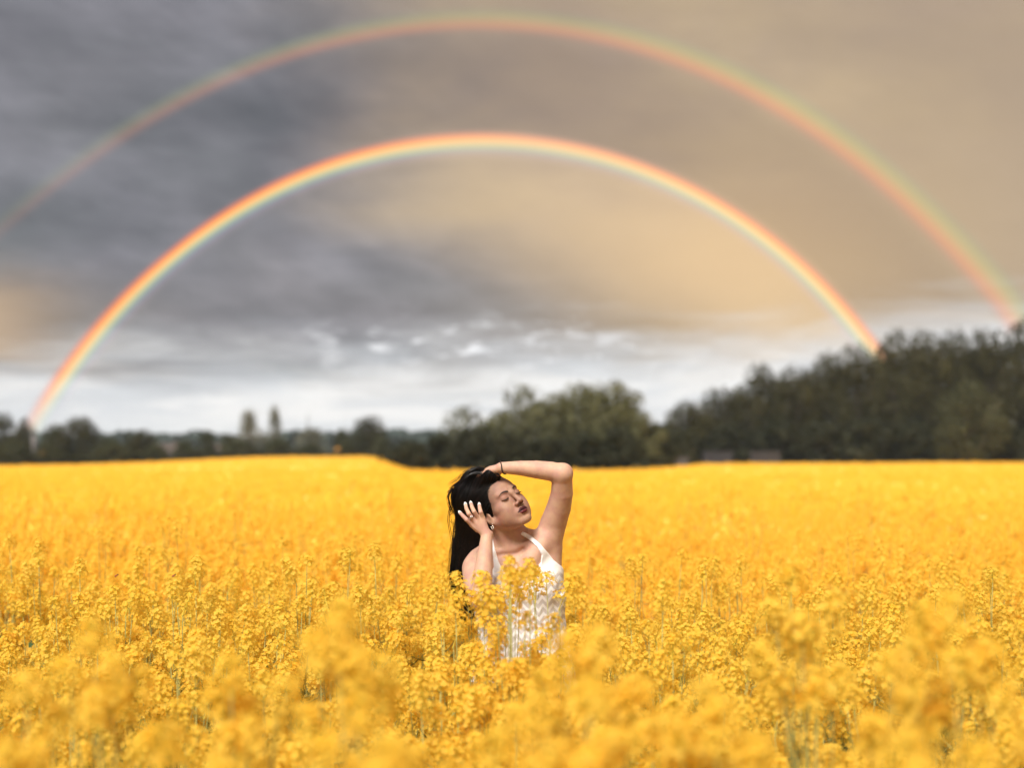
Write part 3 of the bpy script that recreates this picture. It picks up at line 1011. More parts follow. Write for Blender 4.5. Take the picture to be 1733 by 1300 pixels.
PG = 'rapeseed plants in bloom'
for i in order[:300]:
    x, y, v, sc, rz = plants[i]
    lab = ('yellow flowering rapeseed plant in the near part of the field' if v < 6 else
           'tall thin flowering rapeseed plant whose head stands over the others' if v < 9 else
           'tall flowering rapeseed plant close to the camera, its dense yellow head out of focus')
    r = tag(empty('rapeseed_plant', (x, y, 0)), lab, 'plant', PG if v < 6 else 'tall rapeseed plants' if v < 9 else 'near rapeseed plants out of focus')
    r.scale = (sc if v < 6 else .98, sc if v < 6 else .98, sc)
    r.rotation_euler = (frng.normal(0, .03), frng.normal(0, .03), rz)
    me, heads, lv = VAR[v]
    link('stem', me, r)
    for p, a, tilt, q, s_ in heads:
        h = link('flower_head', RAC[q], r, tuple(p)); h.rotation_euler = (0, tilt, a); s2 = s_ * (1.12 if v >= 9 else 1.0); h.scale = (s2, s2, s2)
    for p, a, tilt, q, s_ in lv:
        h = link('leaf', LEAVES[q], r, tuple(p)); h.rotation_euler = (0, -tilt, a); h.scale = (s_, s_, s_)

# the uncountable rest: plants instanced on points
rest = [plants[i] for i in range(len(plants)) if i not in pick]
far1 = scatter(16, 45, .33, frng, 1.8, 3)
far2 = scatter(45, 160, .72, frng, 1.7, 8)


def tramline(x, y):
    """wheel tracks and thin patches that bend through the far field"""
    u = x - 28 - 10 * np.sin(y * .03)
    return (np.abs(u) < .5) | (np.abs(u - 2.2) < .5)


pts = [(x, y, float(gz(x, y)), v, s, rz) for x, y, v, s, rz in rest]
k1 = [(x, y, 6) for x, y in far1]
k2 = [(x, y, 6) for x, y in far2]
fx = np.array([(a[0], a[1]) for a in k1 + k2])
fz = gz(fx[:, 0], fx[:, 1])
fs = (1.04 + ht_noise(fx[:, 0], fx[:, 1]) * np.where(fx[:, 1] > 45, .4, .8) + frng.normal(0, .04, len(fx))) / 1.08
tall = frng.uniform(size=len(fx)) < .05
fs = np.where(tall, fs * 1.12, fs)
fv = 12 + frng.integers(0, 4, len(fx))
fr_ = frng.uniform(0, 6.28, len(fx))
A = np.array(pts)
ALLP = np.vstack([A[:, :3], np.c_[fx, fz]])
ALLV = np.concatenate([A[:, 3], fv]); ALLS = np.concatenate([A[:, 4], fs]); ALLR = np.concatenate([A[:, 5], fr_])
print('instanced plants', len(ALLP))

src = bpy.data.collections.new('plant_kinds')       # not linked to the scene
jm = [joined(v) for v in VAR] + [joined(plant_variant(580 + i, 1.0, 12, .26, .80, 0), True) for i in range(4)]
for i, me in enumerate(jm):
    o = bpy.data.objects.new('plant_kind_%02d' % i, me)
    src.objects.link(o)

pm = bpy.data.meshes.new('rapeseed_field')
pm.vertices.add(len(ALLP)); pm.vertices.foreach_set('co', ALLP.astype(np.float32).ravel())
for nme, typ, arr in (('kind_index', 'INT', ALLV.astype(np.int32)), ('size', 'FLOAT', ALLS.astype(np.float32)), ('turn', 'FLOAT', ALLR.astype(np.float32))):
    a = pm.attributes.new(nme, typ, 'POINT'); a.data.foreach_set('value', arr)
fo = tag(link('rapeseed_field', pm), 'yellow rapeseed field in full bloom stretching from the near plants to the far trees', 'crop', kind='stuff')
ng = bpy.data.node_groups.new('field_plants', 'GeometryNodeTree')
ng.interface.new_socket('Geometry', in_out='INPUT', socket_type='NodeSocketGeometry')
ng.interface.new_socket('Geometry', in_out='OUTPUT', socket_type='NodeSocketGeometry')
nn, ll = ng.nodes, ng.links
gi = nn.new('NodeGroupInput'); go = nn.new('NodeGroupOutput')
ip = nn.new('GeometryNodeInstanceOnPoints')
ci = nn.new('GeometryNodeCollectionInfo')
ci.inputs['Collection'].default_value = src
ci.inputs['Separate Children'].default_value = True
ci.inputs['Reset Children'].default_value = True


def attr(n, t):
    a = nn.new('GeometryNodeInputNamedAttribute'); a.data_type = t; a.inputs['Name'].default_value = n
    return a.outputs['Attribute']


ll.new(gi.outputs[0], ip.inputs['Points']); ll.new(ci.outputs[0], ip.inputs['Instance'])
ip.inputs['Pick Instance'].default_value = True
ll.new(attr('kind_index', 'INT'), ip.inputs['Instance Index'])
cx = nn.new('ShaderNodeCombineXYZ'); ll.new(attr('turn', 'FLOAT'), cx.inputs[2])
ll.new(cx.outputs[0], ip.inputs['Rotation'])
ll.new(attr('size', 'FLOAT'), ip.inputs['Scale'])
ll.new(ip.outputs[0], go.inputs[0])
md = fo.modifiers.new('plants', 'NODES'); md.node_group = ng

# closed canopy of bloom under the tips, where single plants can no longer be told apart
ty = np.concatenate([np.arange(6.5, 20, .2), np.arange(20, 40, .35), np.arange(40, 161, .9)])
tp = np.linspace(-1500, 3300, 600)
TY, TP = np.meshgrid(ty, tp, indexing='ij')
lim = edge_depth(TP)
TYc = np.minimum(TY, lim)
TX = (TP - 866.5) * TYc / FPX
jit = np.random.default_rng(9).normal(0, 1, TX.shape)
TZ = gz(TX, TYc) + np.interp(TYc, (6.5, 14, 30), (.70, .86, .92)) + ht_noise(TX, TYc) * .7 + jit * .040
TZ = np.where(TY <= 6.8, gz(TX, TYc) + .2, TZ)
TZ = np.where(TY >= lim - .3, gz(TX, TYc) + .1, TZ)
a, b = TX.shape
idx = np.arange(a * b).reshape(a, b)
Q = np.stack([idx[:-1, :-1], idx[:-1, 1:], idx[1:, 1:], idx[1:, :-1]], -1).reshape(-1, 4)
m, N = mat_new('bloom_canopy')
tc = N.n.new('ShaderNodeTexCoord')
n1 = N.noise(tc.outputs['Object'], 7, 6, .7); n2 = N.noise(tc.outputs['Object'], .12, 3, .5)
c = N.mix(N.ramp(n1, .36, .56), (.88, .545, .085), (.92, .60, .12))
c = N.mix(N.ramp(n2, .4, .7, 0, .25), c, (.90, .555, .09))
out_surface(N, principled(N, c, .9, Specular_IOR_Level=.1))
tag(link('bloom_canopy', mesh_np('bloom_canopy', np.stack([TX, TYc, TZ], -1).reshape(-1, 3), Q, False), mat=m),
    'far yellow canopy of the rapeseed field, too distant to tell plants apart', 'crop', kind='stuff')

# two small red beetles on the bloom
M_RED = plain('red_wing_case', (.38, .05, .03), .35, .1)
M_BLK = plain('black_beetle_body', (.01, .01, .01), .4, .1)
for px, py, d, lab in ((198, 975, 4.9, 'tiny red beetle on the yellow bloom, the left one of two'), (295, 975, 4.9, 'tiny red beetle on the yellow bloom, the right one of two')):
    p = PW(px, py, d)
    plantp = (p[0], p[1], 6)
    me, heads, lv = VAR[7]
    r = tag(empty('rapeseed_plant', (p[0], p[1] + .02, 0)), 'tall rapeseed plant with a tiny red beetle sitting on its ' + ('left-hand bloom' if px < 250 else 'right-hand bloom'), 'plant')
    s_ = (p[2]) / 1.40; r.scale = (s_, s_, s_)
    link('stem', me, r)
    for q_, a_, t_, k_, sc_ in heads:
        h = link('flower_head', RAC[k_], r, tuple(q_)); h.rotation_euler = (0, t_, a_); h.scale = (sc_,) * 3
    e = tag(empty('beetle', (p[0], p[1] - .012, p[2])), lab, 'beetle', 'red beetles on the bloom')
    e.rotation_euler = (0, rad(-35), 0)
    th = np.linspace(0, math.pi, 7); g = Geo()
    for s2 in (-1, 1):
        g = Geo(); g.tube([(t * .0065, s2 * .0012 * math.sin(max(0, math.acos(max(-1, min(1, t))))), .001) for t in np.linspace(-1, 1, 7)], np.sin(np.linspace(.15, 2.99, 7)) * .0027, 8)
        link('wing_case', g.mesh('wing_case', True), e, mat=M_RED)
    g = Geo(); g.tube([(.006, 0, .0005), (.0085, 0, .0005), (.010, 0, 0)], (.0018, .002, .001), 8); link('head', g.mesh('head', True), e, mat=M_BLK)
    g = Geo()
    for k in range(6):
        s2 = -1 if k % 2 else 1; xx = (-.003, 0, .004)[k // 2]
        g.tube([(xx, 0, 0), (xx + .001, s2 * .004, .001), (xx + .002, s2 * .006, -.003)], .0003, 3)
    link('legs', g.mesh('legs'), e, mat=M_BLK)

# ------------------------------------------------------------------ the woman (one continuous body grown from a distance field)
def rotm(a, b, c):
    Rx = np.array([[1, 0, 0], [0, math.cos(a), -math.sin(a)], [0, math.sin(a), math.cos(a)]])
    B = np.diag([1., -1., 1.])
    Rz = np.array([[math.cos(b), -math.sin(b), 0], [math.sin(b), math.cos(b), 0], [0, 0, 1]])
    Ry = np.array([[math.cos(c), 0, math.sin(c)], [0, 1, 0], [-math.sin(c), 0, math.cos(c)]])
    return Ry @ Rz @ B @ Rx


HM = rotm(.190, .733, -.4614)
HS = .974
HO = PW(845.8, 854, 4.985)


def hw(p):
    """head-local metres (x to her left, y forward, z up) to world"""
    return HO + HS * (HM @ np.asarray(p, float))


class Field:
    def __init__(s):
        s.p = []

    def cone(s, a, b, ra, rb, k=.01, sub=False):
        a = np.asarray(a, float); b = np.asarray(b, float)
        ba = b - a; L2 = float(ba @ ba) + 1e-12

        def fn(x, y, z):
            px, py, pz = x - a[0], y - a[1], z - a[2]
            h = np.clip((px * ba[0] + py * ba[1] + pz * ba[2]) / L2, 0, 1)
            return np.sqrt((px - ba[0] * h) ** 2 + (py - ba[1] * h) ** 2 + (pz - ba[2] * h) ** 2) - (ra + (rb - ra) * h)
        r = max(ra, rb)
        s.p.append((fn, np.minimum(a, b) - r, np.maximum(a, b) + r, k, sub))
        return s

    def chain(s, pts, k=.01):
        q = Field()
        for (a, ra), (b, rb) in zip(pts[:-1], pts[1:]):
            q.cone(a, b, ra, rb, k)
        fns = [p_[0] for p_ in q.p]

        def fn(x, y, z):
            d = fns[0](x, y, z)
            for g_ in fns[1:]:
                d = s.comb(d, g_(x, y, z), .0012, False)
            return d
        s.p.append((fn, np.min([p_[1] for p_ in q.p], axis=0), np.max([p_[2] for p_ in q.p], axis=0), k, False))

    def ell(s, c, r, R=None, k=.01, sub=False):
        c = np.asarray(c, float); r = np.asarray(r, float)
        R = np.eye(3) if R is None else R

        def fn(x, y, z):
            px, py, pz = x - c[0], y - c[1], z - c[2]
            q = [R[0, i] * px + R[1, i] * py + R[2, i] * pz for i in range(3)]
            k0 = np.sqrt(sum((q[i] / r[i]) ** 2 for i in range(3)))
            k1 = np.sqrt(sum((q[i] / r[i] ** 2) ** 2 for i in range(3))) + 1e-9
            return k0 * (k0 - 1) / k1
        e = np.abs(R) @ r
        s.p.append((fn, c - e, c + e, k, sub))
        return s

    # the same in the head's own frame
    def hcone(s, a, b, ra, rb, k=.01, sub=False):
        return s.cone(hw(a), hw(b), ra * HS, rb * HS, k, sub)

    def hell(s, c, r, k=.01, sub=False, rx=0.0):
        R = HM
        if rx:
            R = HM @ np.array([[1, 0, 0], [0, math.cos(rx), -math.sin(rx)], [0, math.sin(rx), math.cos(rx)]])
        return s.ell(hw(c), np.asarray(r) * HS, R, k, sub)

    def loft(s, T, k=.02):
        T = np.array(T, float)
        o = np.argsort(T[:, 0]); T = T[o]
        z0, z1 = T[0, 0], T[-1, 0]

        def fn(x, y, z):
            cx = np.interp(z, T[:, 0], T[:, 1]); cy = np.interp(z, T[:, 0], T[:, 2])
            a = np.interp(z, T[:, 0], T[:, 3]); b = np.interp(z, T[:, 0], T[:, 4])
            q = ((np.abs(x - cx) / a) ** 2.3 + (np.abs(y - cy) / b) ** 2.3) ** (1 / 2.3)
            d = (q - 1) * np.minimum(a, b)
            cap = np.maximum(z - z1, z0 - z)
            return np.maximum(d, cap)
        s.p.append((fn, np.array((T[:, 1].min() - T[:, 3].max(), T[:, 2].min() - T[:, 4].max(), z0)),
                    np.array((T[:, 1].max() + T[:, 3].max(), T[:, 2].max() + T[:, 4].max(), z1)), k, False))
        return s

    @staticmethod
    def comb(A, d, k, sub):
        if sub:
            d = -d
            h = np.clip(.5 - .5 * (A - d) / k, 0, 1)     # smooth max
            return A * (1 - h) + d * h + k * h * (1 - h)
        h = np.clip(.5 + .5 * (A - d) / k, 0, 1)
        return A * (1 - h) + d * h - k * h * (1 - h)

    def grid(s, xs, ys, zs):
        F = np.full((len(xs), len(ys), len(zs)), .05, np.float32)
        xs = xs.astype(np.float32); ys = ys.astype(np.float32); zs = zs.astype(np.float32)
        for fn, lo, hi, k, sub in s.p:
            m_ = k + .012
            sl = []
            for ax, l, h in ((xs, lo[0], hi[0]), (ys, lo[1], hi[1]), (zs, lo[2], hi[2])):
                a = max(np.searchsorted(ax, l - m_) - 1, 0); b = min(np.searchsorted(ax, h + m_) + 1, len(ax))
                sl.append(slice(a, b))
            if any(q.stop <= q.start for q in sl): continue
            d = fn(xs[sl[0]][:, None, None], ys[sl[1]][None, :, None], zs[sl[2]][None, None, :])
            F[tuple(sl)] = s.comb(F[tuple(sl)], np.minimum(d, .05) if not sub else d, k, sub)
        return F

    def at(s, P):
        x, y, z = P[:, 0], P[:, 1], P[:, 2]
        A = np.full(len(P), .5)
        for fn, lo, hi, k, sub in s.p:
            A = s.comb(A, fn(x, y, z), k, sub)
        return A

    def grad(s, P, e=.001):
        g = np.stack([s.at(P + np.eye(3)[i] * e) - s.at(P - np.eye(3)[i] * e) for i in range(3)], 1)
        return g / (np.linalg.norm(g, axis=1)[:, None] + 1e-9)


def surface_nets(F, xs, ys, zs):
    S_ = F < 0
    nx, ny, nz = F.shape
    c = np.zeros((nx - 1, ny - 1, nz - 1), np.int8)
    for i in (0, 1):
        for j in (0, 1):
            for k in (0, 1):
                c += S_[i:nx - 1 + i, j:ny - 1 + j, k:nz - 1 + k]
    act = np.argwhere((c > 0) & (c < 8))
    vid = np.full(c.shape, -1, np.int32)
    vid[tuple(act.T)] = np.arange(len(act))
    ax = (xs, ys, zs)
    acc = np.zeros((len(act), 3)); cnt = np.zeros(len(act))
    corners = [(i, j, k) for i in (0, 1) for j in (0, 1) for k in (0, 1)]
    for a in corners:
        for d in range(3):
            if a[d]: continue
            b = list(a); b[d] = 1
            ia = act + a; ib = act + b
            fa = F[tuple(ia.T)]; fb = F[tuple(ib.T)]
            m_ = (fa < 0) != (fb < 0)
            t = np.where(m_, fa / (fa - fb + 1e-20), 0)
            p = np.stack([ax[q][ia[:, q]] + (t * (ax[q][ib[:, q]] - ax[q][ia[:, q]]) if q == d else 0) for q in range(3)], 1)
            acc += p * m_[:, None]; cnt += m_
    V = acc / cnt[:, None]
    quads = []
    for d in range(3):
        e = [slice(None)] * 3; f = [slice(None)] * 3
        e[d] = slice(0, -1); f[d] = slice(1, None)
        A = S_[tuple(e)]; B = S_[tuple(f)]
        ch = np.argwhere(A != B)
        u, v = (d + 1) % 3, (d + 2) % 3
        ch = ch[(ch[:, u] > 0) & (ch[:, v] > 0) & (ch[:, u] < F.shape[u] - 1) & (ch[:, v] < F.shape[v] - 1)]
        def g(du, dv):
            q = ch.copy(); q[:, u] -= du; q[:, v] -= dv
            return vid[tuple(q.T)]
        Q = np.stack([g(1, 1), g(0, 1), g(0, 0), g(1, 0)], 1)
        flip = ~A[tuple(ch.T)]
        Q[flip] = Q[flip][:, ::-1]
        quads.append(Q)
    return V, np.vstack(quads)


def dens(*seg):
    return np.concatenate([np.arange(a, b, h) for a, b, h in seg])


# ---- torso (shared by body and top)
def torso(f):
    f.loft([(1.335, .000, 5.03, .070, .045), (1.30, .003, 5.02, .118, .062), (1.25, .012, 5.01, .140, .085), (1.19, .026, 5.00, .140, .098), (1.10, .034, 5.005, .122, .088),
            (1.02, .038, 5.01, .115, .080), (.93, .040, 5.01, .140, .095), (.84, .040, 5.01, .165, .108), (.76, .040, 5.01, .165, .108)], .03)
    f.ell((-.028, 4.928, 1.19), (.054, .045, .052), None, .03)
    f.ell((.092, 4.930, 1.20), (.054, .045, .052), None, .03)
    # trapezius and shoulders
    f.cone((-.010, 5.03, 1.375), (-.115, 5.01, 1.300), .034, .036, .03)
    f.cone((.000, 5.03, 1.375), (.105, 5.02, 1.355), .036, .040, .03)
    # side of the chest under the raised arm
    f.cone((.125, 5.02, 1.325), (.118, 5.01, 1.15), .052, .050, .03)
    f.cone((-.095, 5.01, 1.25), (-.080, 5.01, 1.13), .048, .045, .03)
    # collar bones
    f.cone((.012, 4.972, 1.338), (.100, 4.985, 1.378), .0068, .006, .018)
    f.cone((-.018, 4.972, 1.332), (-.105, 4.972, 1.312), .0068, .006, .018)
    f.cone((-.004, 5.03, 1.39), (-.004, 5.03, 1.35), .050, .052, .02)
    # pectoral fold to the armpit
    f.cone((.060, 4.960, 1.29), (.118, 4.985, 1.37), .034, .030, .025)


body = Field()
torso(body)
# neck with its side muscles
body.cone(hw((0, -.028, -.050)), (-.004, 5.03, 1.35), .051, .052, .02)
body.cone(hw((.045, -.02, -.055)), (.006, 4.978, 1.338), .014, .010, .022)
body.cone(hw((-.050, -.015, -.055)), (-.016, 4.978, 1.335), .015, .010, .022)
# arm raised over the head (her left)
SL = (.124, 5.02, 1.352)
EL_ = (.1735, 4.905, 1.598)
WL = (-.036, 4.925, 1.6190)
body.chain([(SL, .051), (tuple(PW(936.5, 886, 5.0)), .0465), (tuple(PW(945.5, 860, 4.97)), .0425), (tuple(PW(951, 835, 4.94)), .0385), (EL_, .0340)], .016)
body.cone(EL_, (.1775, 4.910, 1.6035), .0315, .030, .012)
body.chain([(EL_, .0335), ((.135, 4.911, 1.6065), .0335), ((.085, 4.915, 1.6125), .0310), ((.030, 4.92, 1.6175), .0255), (WL, .0195)], .010)
# arm bent up to the hair (her right)
SR = (-.122, 5.0, 1.263)
ER = tuple(PW(813, 1016, 4.77))
WR = tuple(PW(824, 906, 4.85))
body.chain([(SR, .054), ((-.122, 4.93, 1.225), .047), (ER, .037)], .02)
mid = np.array(ER) * .7 + np.array(WR) * .3
body.chain([(ER, .034), (tuple(mid), .035), (tuple(np.array(ER) * .3 + np.array(WR) * .7), .026), (WR, .0195)], .015)
body.cone(PW(830.5, 903, 4.855), PW(831, 906, 4.857), .007, .006, .008)        # wrist bone


def hand(f, wrist, mcps, fingers, thumb, r=.0076):
    for m_ in mcps:
        w = np.array(wrist) * .8 + np.array(m_) * .2
        f.cone(w, m_, .0120, .0085, .008)
    for fi in fingers:
        n = len(fi)
        f.chain([(fi[i], r * (1.10 - .36 * i / (n - 1))) for i in range(n)], .0025)
    n = len(thumb)
    f.chain([(thumb[i], .0125 - .0048 * i / (n - 1)) for i in range(n)], .007)


RH = [[PW(798.5, 888, 4.852), PW(790, 880, 4.842), PW(783.5, 873.5, 4.850), PW(779.5, 869, 4.862)],
      [PW(802, 881, 4.846), PW(793.5, 870, 4.832), PW(789.3, 861, 4.842), PW(788, 855, 4.856)],
      [PW(809, 877, 4.845), PW(802.5, 866.5, 4.832), PW(798.8, 858.5, 4.842), PW(797.3, 853, 4.856)],
      [PW(817, 877, 4.848), PW(813.5, 867, 4.838), PW(811.8, 860, 4.850), PW(811.3, 855.5, 4.862)]]
hand(body, WR, [q[0] for q in RH], RH, [PW(817, 899, 4.862), PW(808, 896, 4.885), PW(799, 889, 4.905), PW(793, 881, 4.915)])
body.ell(PW(813, 888, 4.857), (.020, .010, .026), None, .010)
LH0 = np.array(WL)
LM = [PW(822, 799.5, 4.935), PW(823, 797.5, 4.953), PW(825, 797, 4.970), PW(828, 798, 4.986)]
LF = [[LM[0], PW(811, 805, 4.945), PW(804, 813, 4.955), PW(800, 821, 4.965)],
      [LM[1], PW(808, 801, 4.965), PW(799, 807, 4.972), PW(793, 815, 4.980)],
      [LM[2], PW(810, 800, 4.985), PW(800, 805, 4.992), PW(793, 812, 4.998)],
      [LM[3], PW(815, 800, 5.002), PW(806, 804, 5.010), PW(800, 809, 5.016)]]
hand(body, WL, LM, LF, [PW(842, 801, 4.935), PW(836, 807, 4.940), PW(829, 812, 4.950), PW(822, 816, 4.960)])
body.ell(PW(834, 795.5, 4.945), (.026, .026, .0120), None, .012)

# legs and feet, standing in the crop
for sx in (-1, 1):
    hx = .04 + sx * .085
    body.chain([((hx, 5.01, .80), .088), ((.04 + sx * .075, 5.0, .47), .058), ((.04 + sx * .075, 5.0, .43), .054), ((.04 + sx * .078, 5.02, .30), .055), ((.04 + sx * .075, 5.03, .09), .036)], .02)
    body.cone((.04 + sx * .075, 5.03, .05), (.04 + sx * .09, 4.88, .03), .036, .027, .02)

# ---- head
nb = len(body.p)
body.hell((0, -.014, .022), (.073, .090, .080), .01)
body.hell((0, .036, .024), (.060, .050, .058), .02)                 # forehead
body.hell((0, .030, -.030), (.060, .052, .075), .02)                # face block
body.hell((0, .044, -.078), (.038, .036, .032), .02)
for s in (-1, 1):
    body.hcone((s * .056, .000, -.050), (s * .018, .066, -.100), .0165, .012, .022)   # jaw line
    body.hell((s * .036, .056, -.038), (.023, .023, .024), .024)     # cheek
    body.hell((s * .036, .040, -.064), (.024, .028, .026), .028)     # lower cheek
    body.hell((s * .050, .040, -.022), (.014, .024, .012), .015)     # cheek bone
body.hell((0, .0755, -.1005), (.0165, .0125, .0125), .014)           # chin
for s in (-1, 1):
    body.hcone((s * .010, .0835, .020), (s * .044, .068, .020), .0065, .0055, .012)
    body.hell((s * .0305, .0945, .001), (.0165, .0145, .0115), .012, True)      # socket
body.hell((0, .092, .004), (.011, .008, .010), .010, False)
for s in (-1, 1):
    body.hell((s * .0305, .0735, -.0005), (.0152, .0128, .0118), .0035)        # closed lid over the eyeball
body.hell((0, .0785, -.068), (.027, .0155, .019), .012)               # mouth mound
body.hcone((0, .086, .008), (0, .1015, -.034), .0060, .0078, .010)   # nose
body.hell((0, .1048, -.0355), (.0092, .0090, .0080), .005)
for s in (-1, 1):
    body.hell((s * .0130, .0925, -.0405), (.0066, .0095, .0066), .008)
for s in (-1, 1):
    body.hell((s * .0080, .0980, -.0475), (.0048, .0068, .0052), .002, True)   # nostril
body.hell((0, .096, -.0565), (.0028, .0035, .007), .004, True)       # philtrum
LIPU = [((0, .0922, -.0650), (.0085, .0922, -.0632), .0044, .0046), ((.0085, .0922, -.0632), (.0235, .0835, -.0688), .0046, .0018),
        ((0, .0922, -.0650), (-.0085, .0922, -.0632), .0044, .0046), ((-.0085, .0922, -.0632), (-.0235, .0835, -.0688), .0046, .0018)]
LIPL = [((-.007, .0902, -.0745), (.007, .0902, -.0745), .0058, .0058), ((.007, .0902, -.0745), (.0225, .0835, -.0700), .0060, .0018), ((-.008, .0912, -.0745), (-.0225, .0835, -.0700), .0060, .0018)]
for a, b, ra, rb in LIPU + LIPL:
    body.hcone(a, b, ra, rb, .0022)
for s in (-1, 1):
    body.hcone((0, .0990, -.0690), (s * .0235, .0885, -.0692), .0016, .0010, .0015, True)
body.hell((0, .0915, -.0865), (.012, .006, .0045), .008, True)        # fold over the chin
for s in (-1, 1):                                                    # ears
    body.hell((s * .0735, -.010, -.022), (.0065, .0175, .030), .005, False, .15)
    body.hell((s * .0805, -.006, -.020), (.0045, .0105, .019), .004, True, .15)
    body.hell((s * .0730, -.004, -.048), (.0055, .0075, .0085), .004)

gxs = dens((-.28, -.205, .005), (-.205, .085, .00165), (.085, .29, .0042))
gys = dens((4.68, 4.81, .005), (4.81, 5.085, .00165), (5.085, 5.20, .006))
gzs = dens((-.02, 1.05, .010), (1.05, 1.365, .0045), (1.365, 1.655, .00165), (1.655, 1.69, .005))
F = body.grid(gxs, gys, gzs)
BV, BQ = surface_nets(F, gxs, gys, gzs)
F = None
bme = mesh_np('body', BV, BQ, True)

# skin tones: make-up and blush, plus painted shade at jaw, nostrils and between lips
Lc = ((BV - HO) / HS) @ np.linalg.inv(HM).T
inhead = (Lc[:, 1] > .02) & (np.abs(Lc[:, 0]) < .08) & (Lc[:, 2] > -.125) & (Lc[:, 2] < .13)


def segd(P, a, b):
    a = np.array(a); b = np.array(b); ba = b - a
    h = np.clip(((P - a) @ ba) / (ba @ ba), 0, 1)
    return np.linalg.norm(P - a - h[:, None] * ba, axis=1), h


def sstep(x, a, b):
    t = np.clip((x - a) / (b - a), 0, 1)
    return t * t * (3 - 2 * t)


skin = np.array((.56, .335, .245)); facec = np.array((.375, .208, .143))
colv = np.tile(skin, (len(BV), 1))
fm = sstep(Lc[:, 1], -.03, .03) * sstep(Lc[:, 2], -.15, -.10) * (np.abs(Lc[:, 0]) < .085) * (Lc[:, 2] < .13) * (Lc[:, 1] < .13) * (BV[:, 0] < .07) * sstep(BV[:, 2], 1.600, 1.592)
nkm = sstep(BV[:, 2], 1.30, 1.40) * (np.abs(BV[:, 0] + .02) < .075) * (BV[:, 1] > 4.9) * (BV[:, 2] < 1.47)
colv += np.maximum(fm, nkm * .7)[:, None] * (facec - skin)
lm = np.zeros(len(BV)); um = np.zeros(len(BV))
for a, b, ra, rb in LIPU:
    d, h = segd(Lc, a, b); um = np.maximum(um, sstep(d - (ra + (rb - ra) * h), .0019, .0007))
for a, b, ra, rb in LIPL:
    d, h = segd(Lc, a, b); lm = np.maximum(lm, sstep(d - (ra + (rb - ra) * h), .0017, .0006))
lipc = np.array((.060, .012, .016)); lipl = np.array((.150, .026, .030))
for s in (-1, 1):
    d = np.linalg.norm((Lc - np.array((s * .033, .078, .006))) / np.array((.019, .02, .010)), axis=1)
    w = sstep(d, 1.15, .6) * inhead * .7                              # eye shadow
    colv += w[:, None] * (np.array((.30, .145, .10)) - colv)
    d = np.linalg.norm((Lc - np.array((s * .054, .036, -.052))) / np.array((.024, .034, .020)), axis=1)
    w = sstep(d, 1.2, .3) * inhead * .4                              # blush and bronzer, with the shade of the lower jaw painted in
    colv += w[:, None] * (np.array((.46, .17, .115)) - colv)
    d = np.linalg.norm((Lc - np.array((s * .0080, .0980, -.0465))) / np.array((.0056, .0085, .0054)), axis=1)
    w = sstep(d, 1.3, .9) * .9  # shade of the nostril hollow painted into the tone
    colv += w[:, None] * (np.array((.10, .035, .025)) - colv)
um *= inhead; lm *= inhead
seam = np.zeros(len(BV))
for s in (-1, 1):
    d, h = segd(Lc, (0, .0975, -.0692), (s * .0235, .0862, -.0694)); seam = np.maximum(seam, sstep(d, .0034, .0014))
seam *= inhead
colv += lm[:, None] * (lipl - colv)
colv += um[:, None] * (lipc - colv)
colv += (seam * .85)[:, None] * (np.array((.018, .004, .006)) - colv)  # dark crease where the lips meet, its shade painted on
hl = sstep((Lc @ np.array((0, .876, -.482))) - .033 * .876, .022, .004) * inhead * (Lc[:, 2] > -.045) * sstep(BV[:, 2], 1.598, 1.592)          # fine hairs at the hairline
colv += (hl * .35)[:, None] * (np.array((.06, .03, .025)) - colv)
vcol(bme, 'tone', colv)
gl = np.repeat(np.maximum(lm, um)[:, None], 3, 1)
vcol(bme, 'lips', gl)
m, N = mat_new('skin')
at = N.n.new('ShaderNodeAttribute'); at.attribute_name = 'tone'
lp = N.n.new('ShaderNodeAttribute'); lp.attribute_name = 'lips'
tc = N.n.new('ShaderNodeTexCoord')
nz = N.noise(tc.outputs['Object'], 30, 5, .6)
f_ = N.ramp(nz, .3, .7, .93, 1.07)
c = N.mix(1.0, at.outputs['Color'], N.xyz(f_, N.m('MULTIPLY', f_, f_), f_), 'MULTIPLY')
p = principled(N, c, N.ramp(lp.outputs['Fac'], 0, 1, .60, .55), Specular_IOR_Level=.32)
p.node.inputs['Subsurface Weight'].default_value = .16
p.node.inputs['Subsurface Radius'].default_value = (1, .35, .2)
p.node.inputs['Subsurface Scale'].default_value = .010
n2 = N.noise(tc.outputs['Object'], 900, 3, .6)
bp = N.n.new('ShaderNodeBump'); bp.inputs['Strength'].default_value = .06; bp.inputs['Distance'].default_value = .001
N.l.new(n2, bp.inputs['Height']); N.l.new(bp.outputs[0], p.node.inputs['Normal'])
out_surface(N, p)
person = tag(empty('person', (0.035, 5.01, 0)), 'woman in a white zigzag knit top, one arm over her head, long black hair', 'person')


def pchild(name, me, mat=None):
    o = link(name, me, mat=mat)
    o.parent = person
    o.matrix_parent_inverse = Matrix.Translation((-.035, -5.01, 0))
    return o


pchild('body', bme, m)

# ---- hair
hair = Field()
hair.hell((0, -.022, .026), (.084, .098, .092), .01)
_n = HM @ np.array((0, .876, -.482))
_o = float(_n @ (HO + HS * (HM @ np.array((0, .033, .0)))))


def _cut(x, y, z):
    return -(_n[0] * x + _n[1] * y + _n[2] * z - _o)


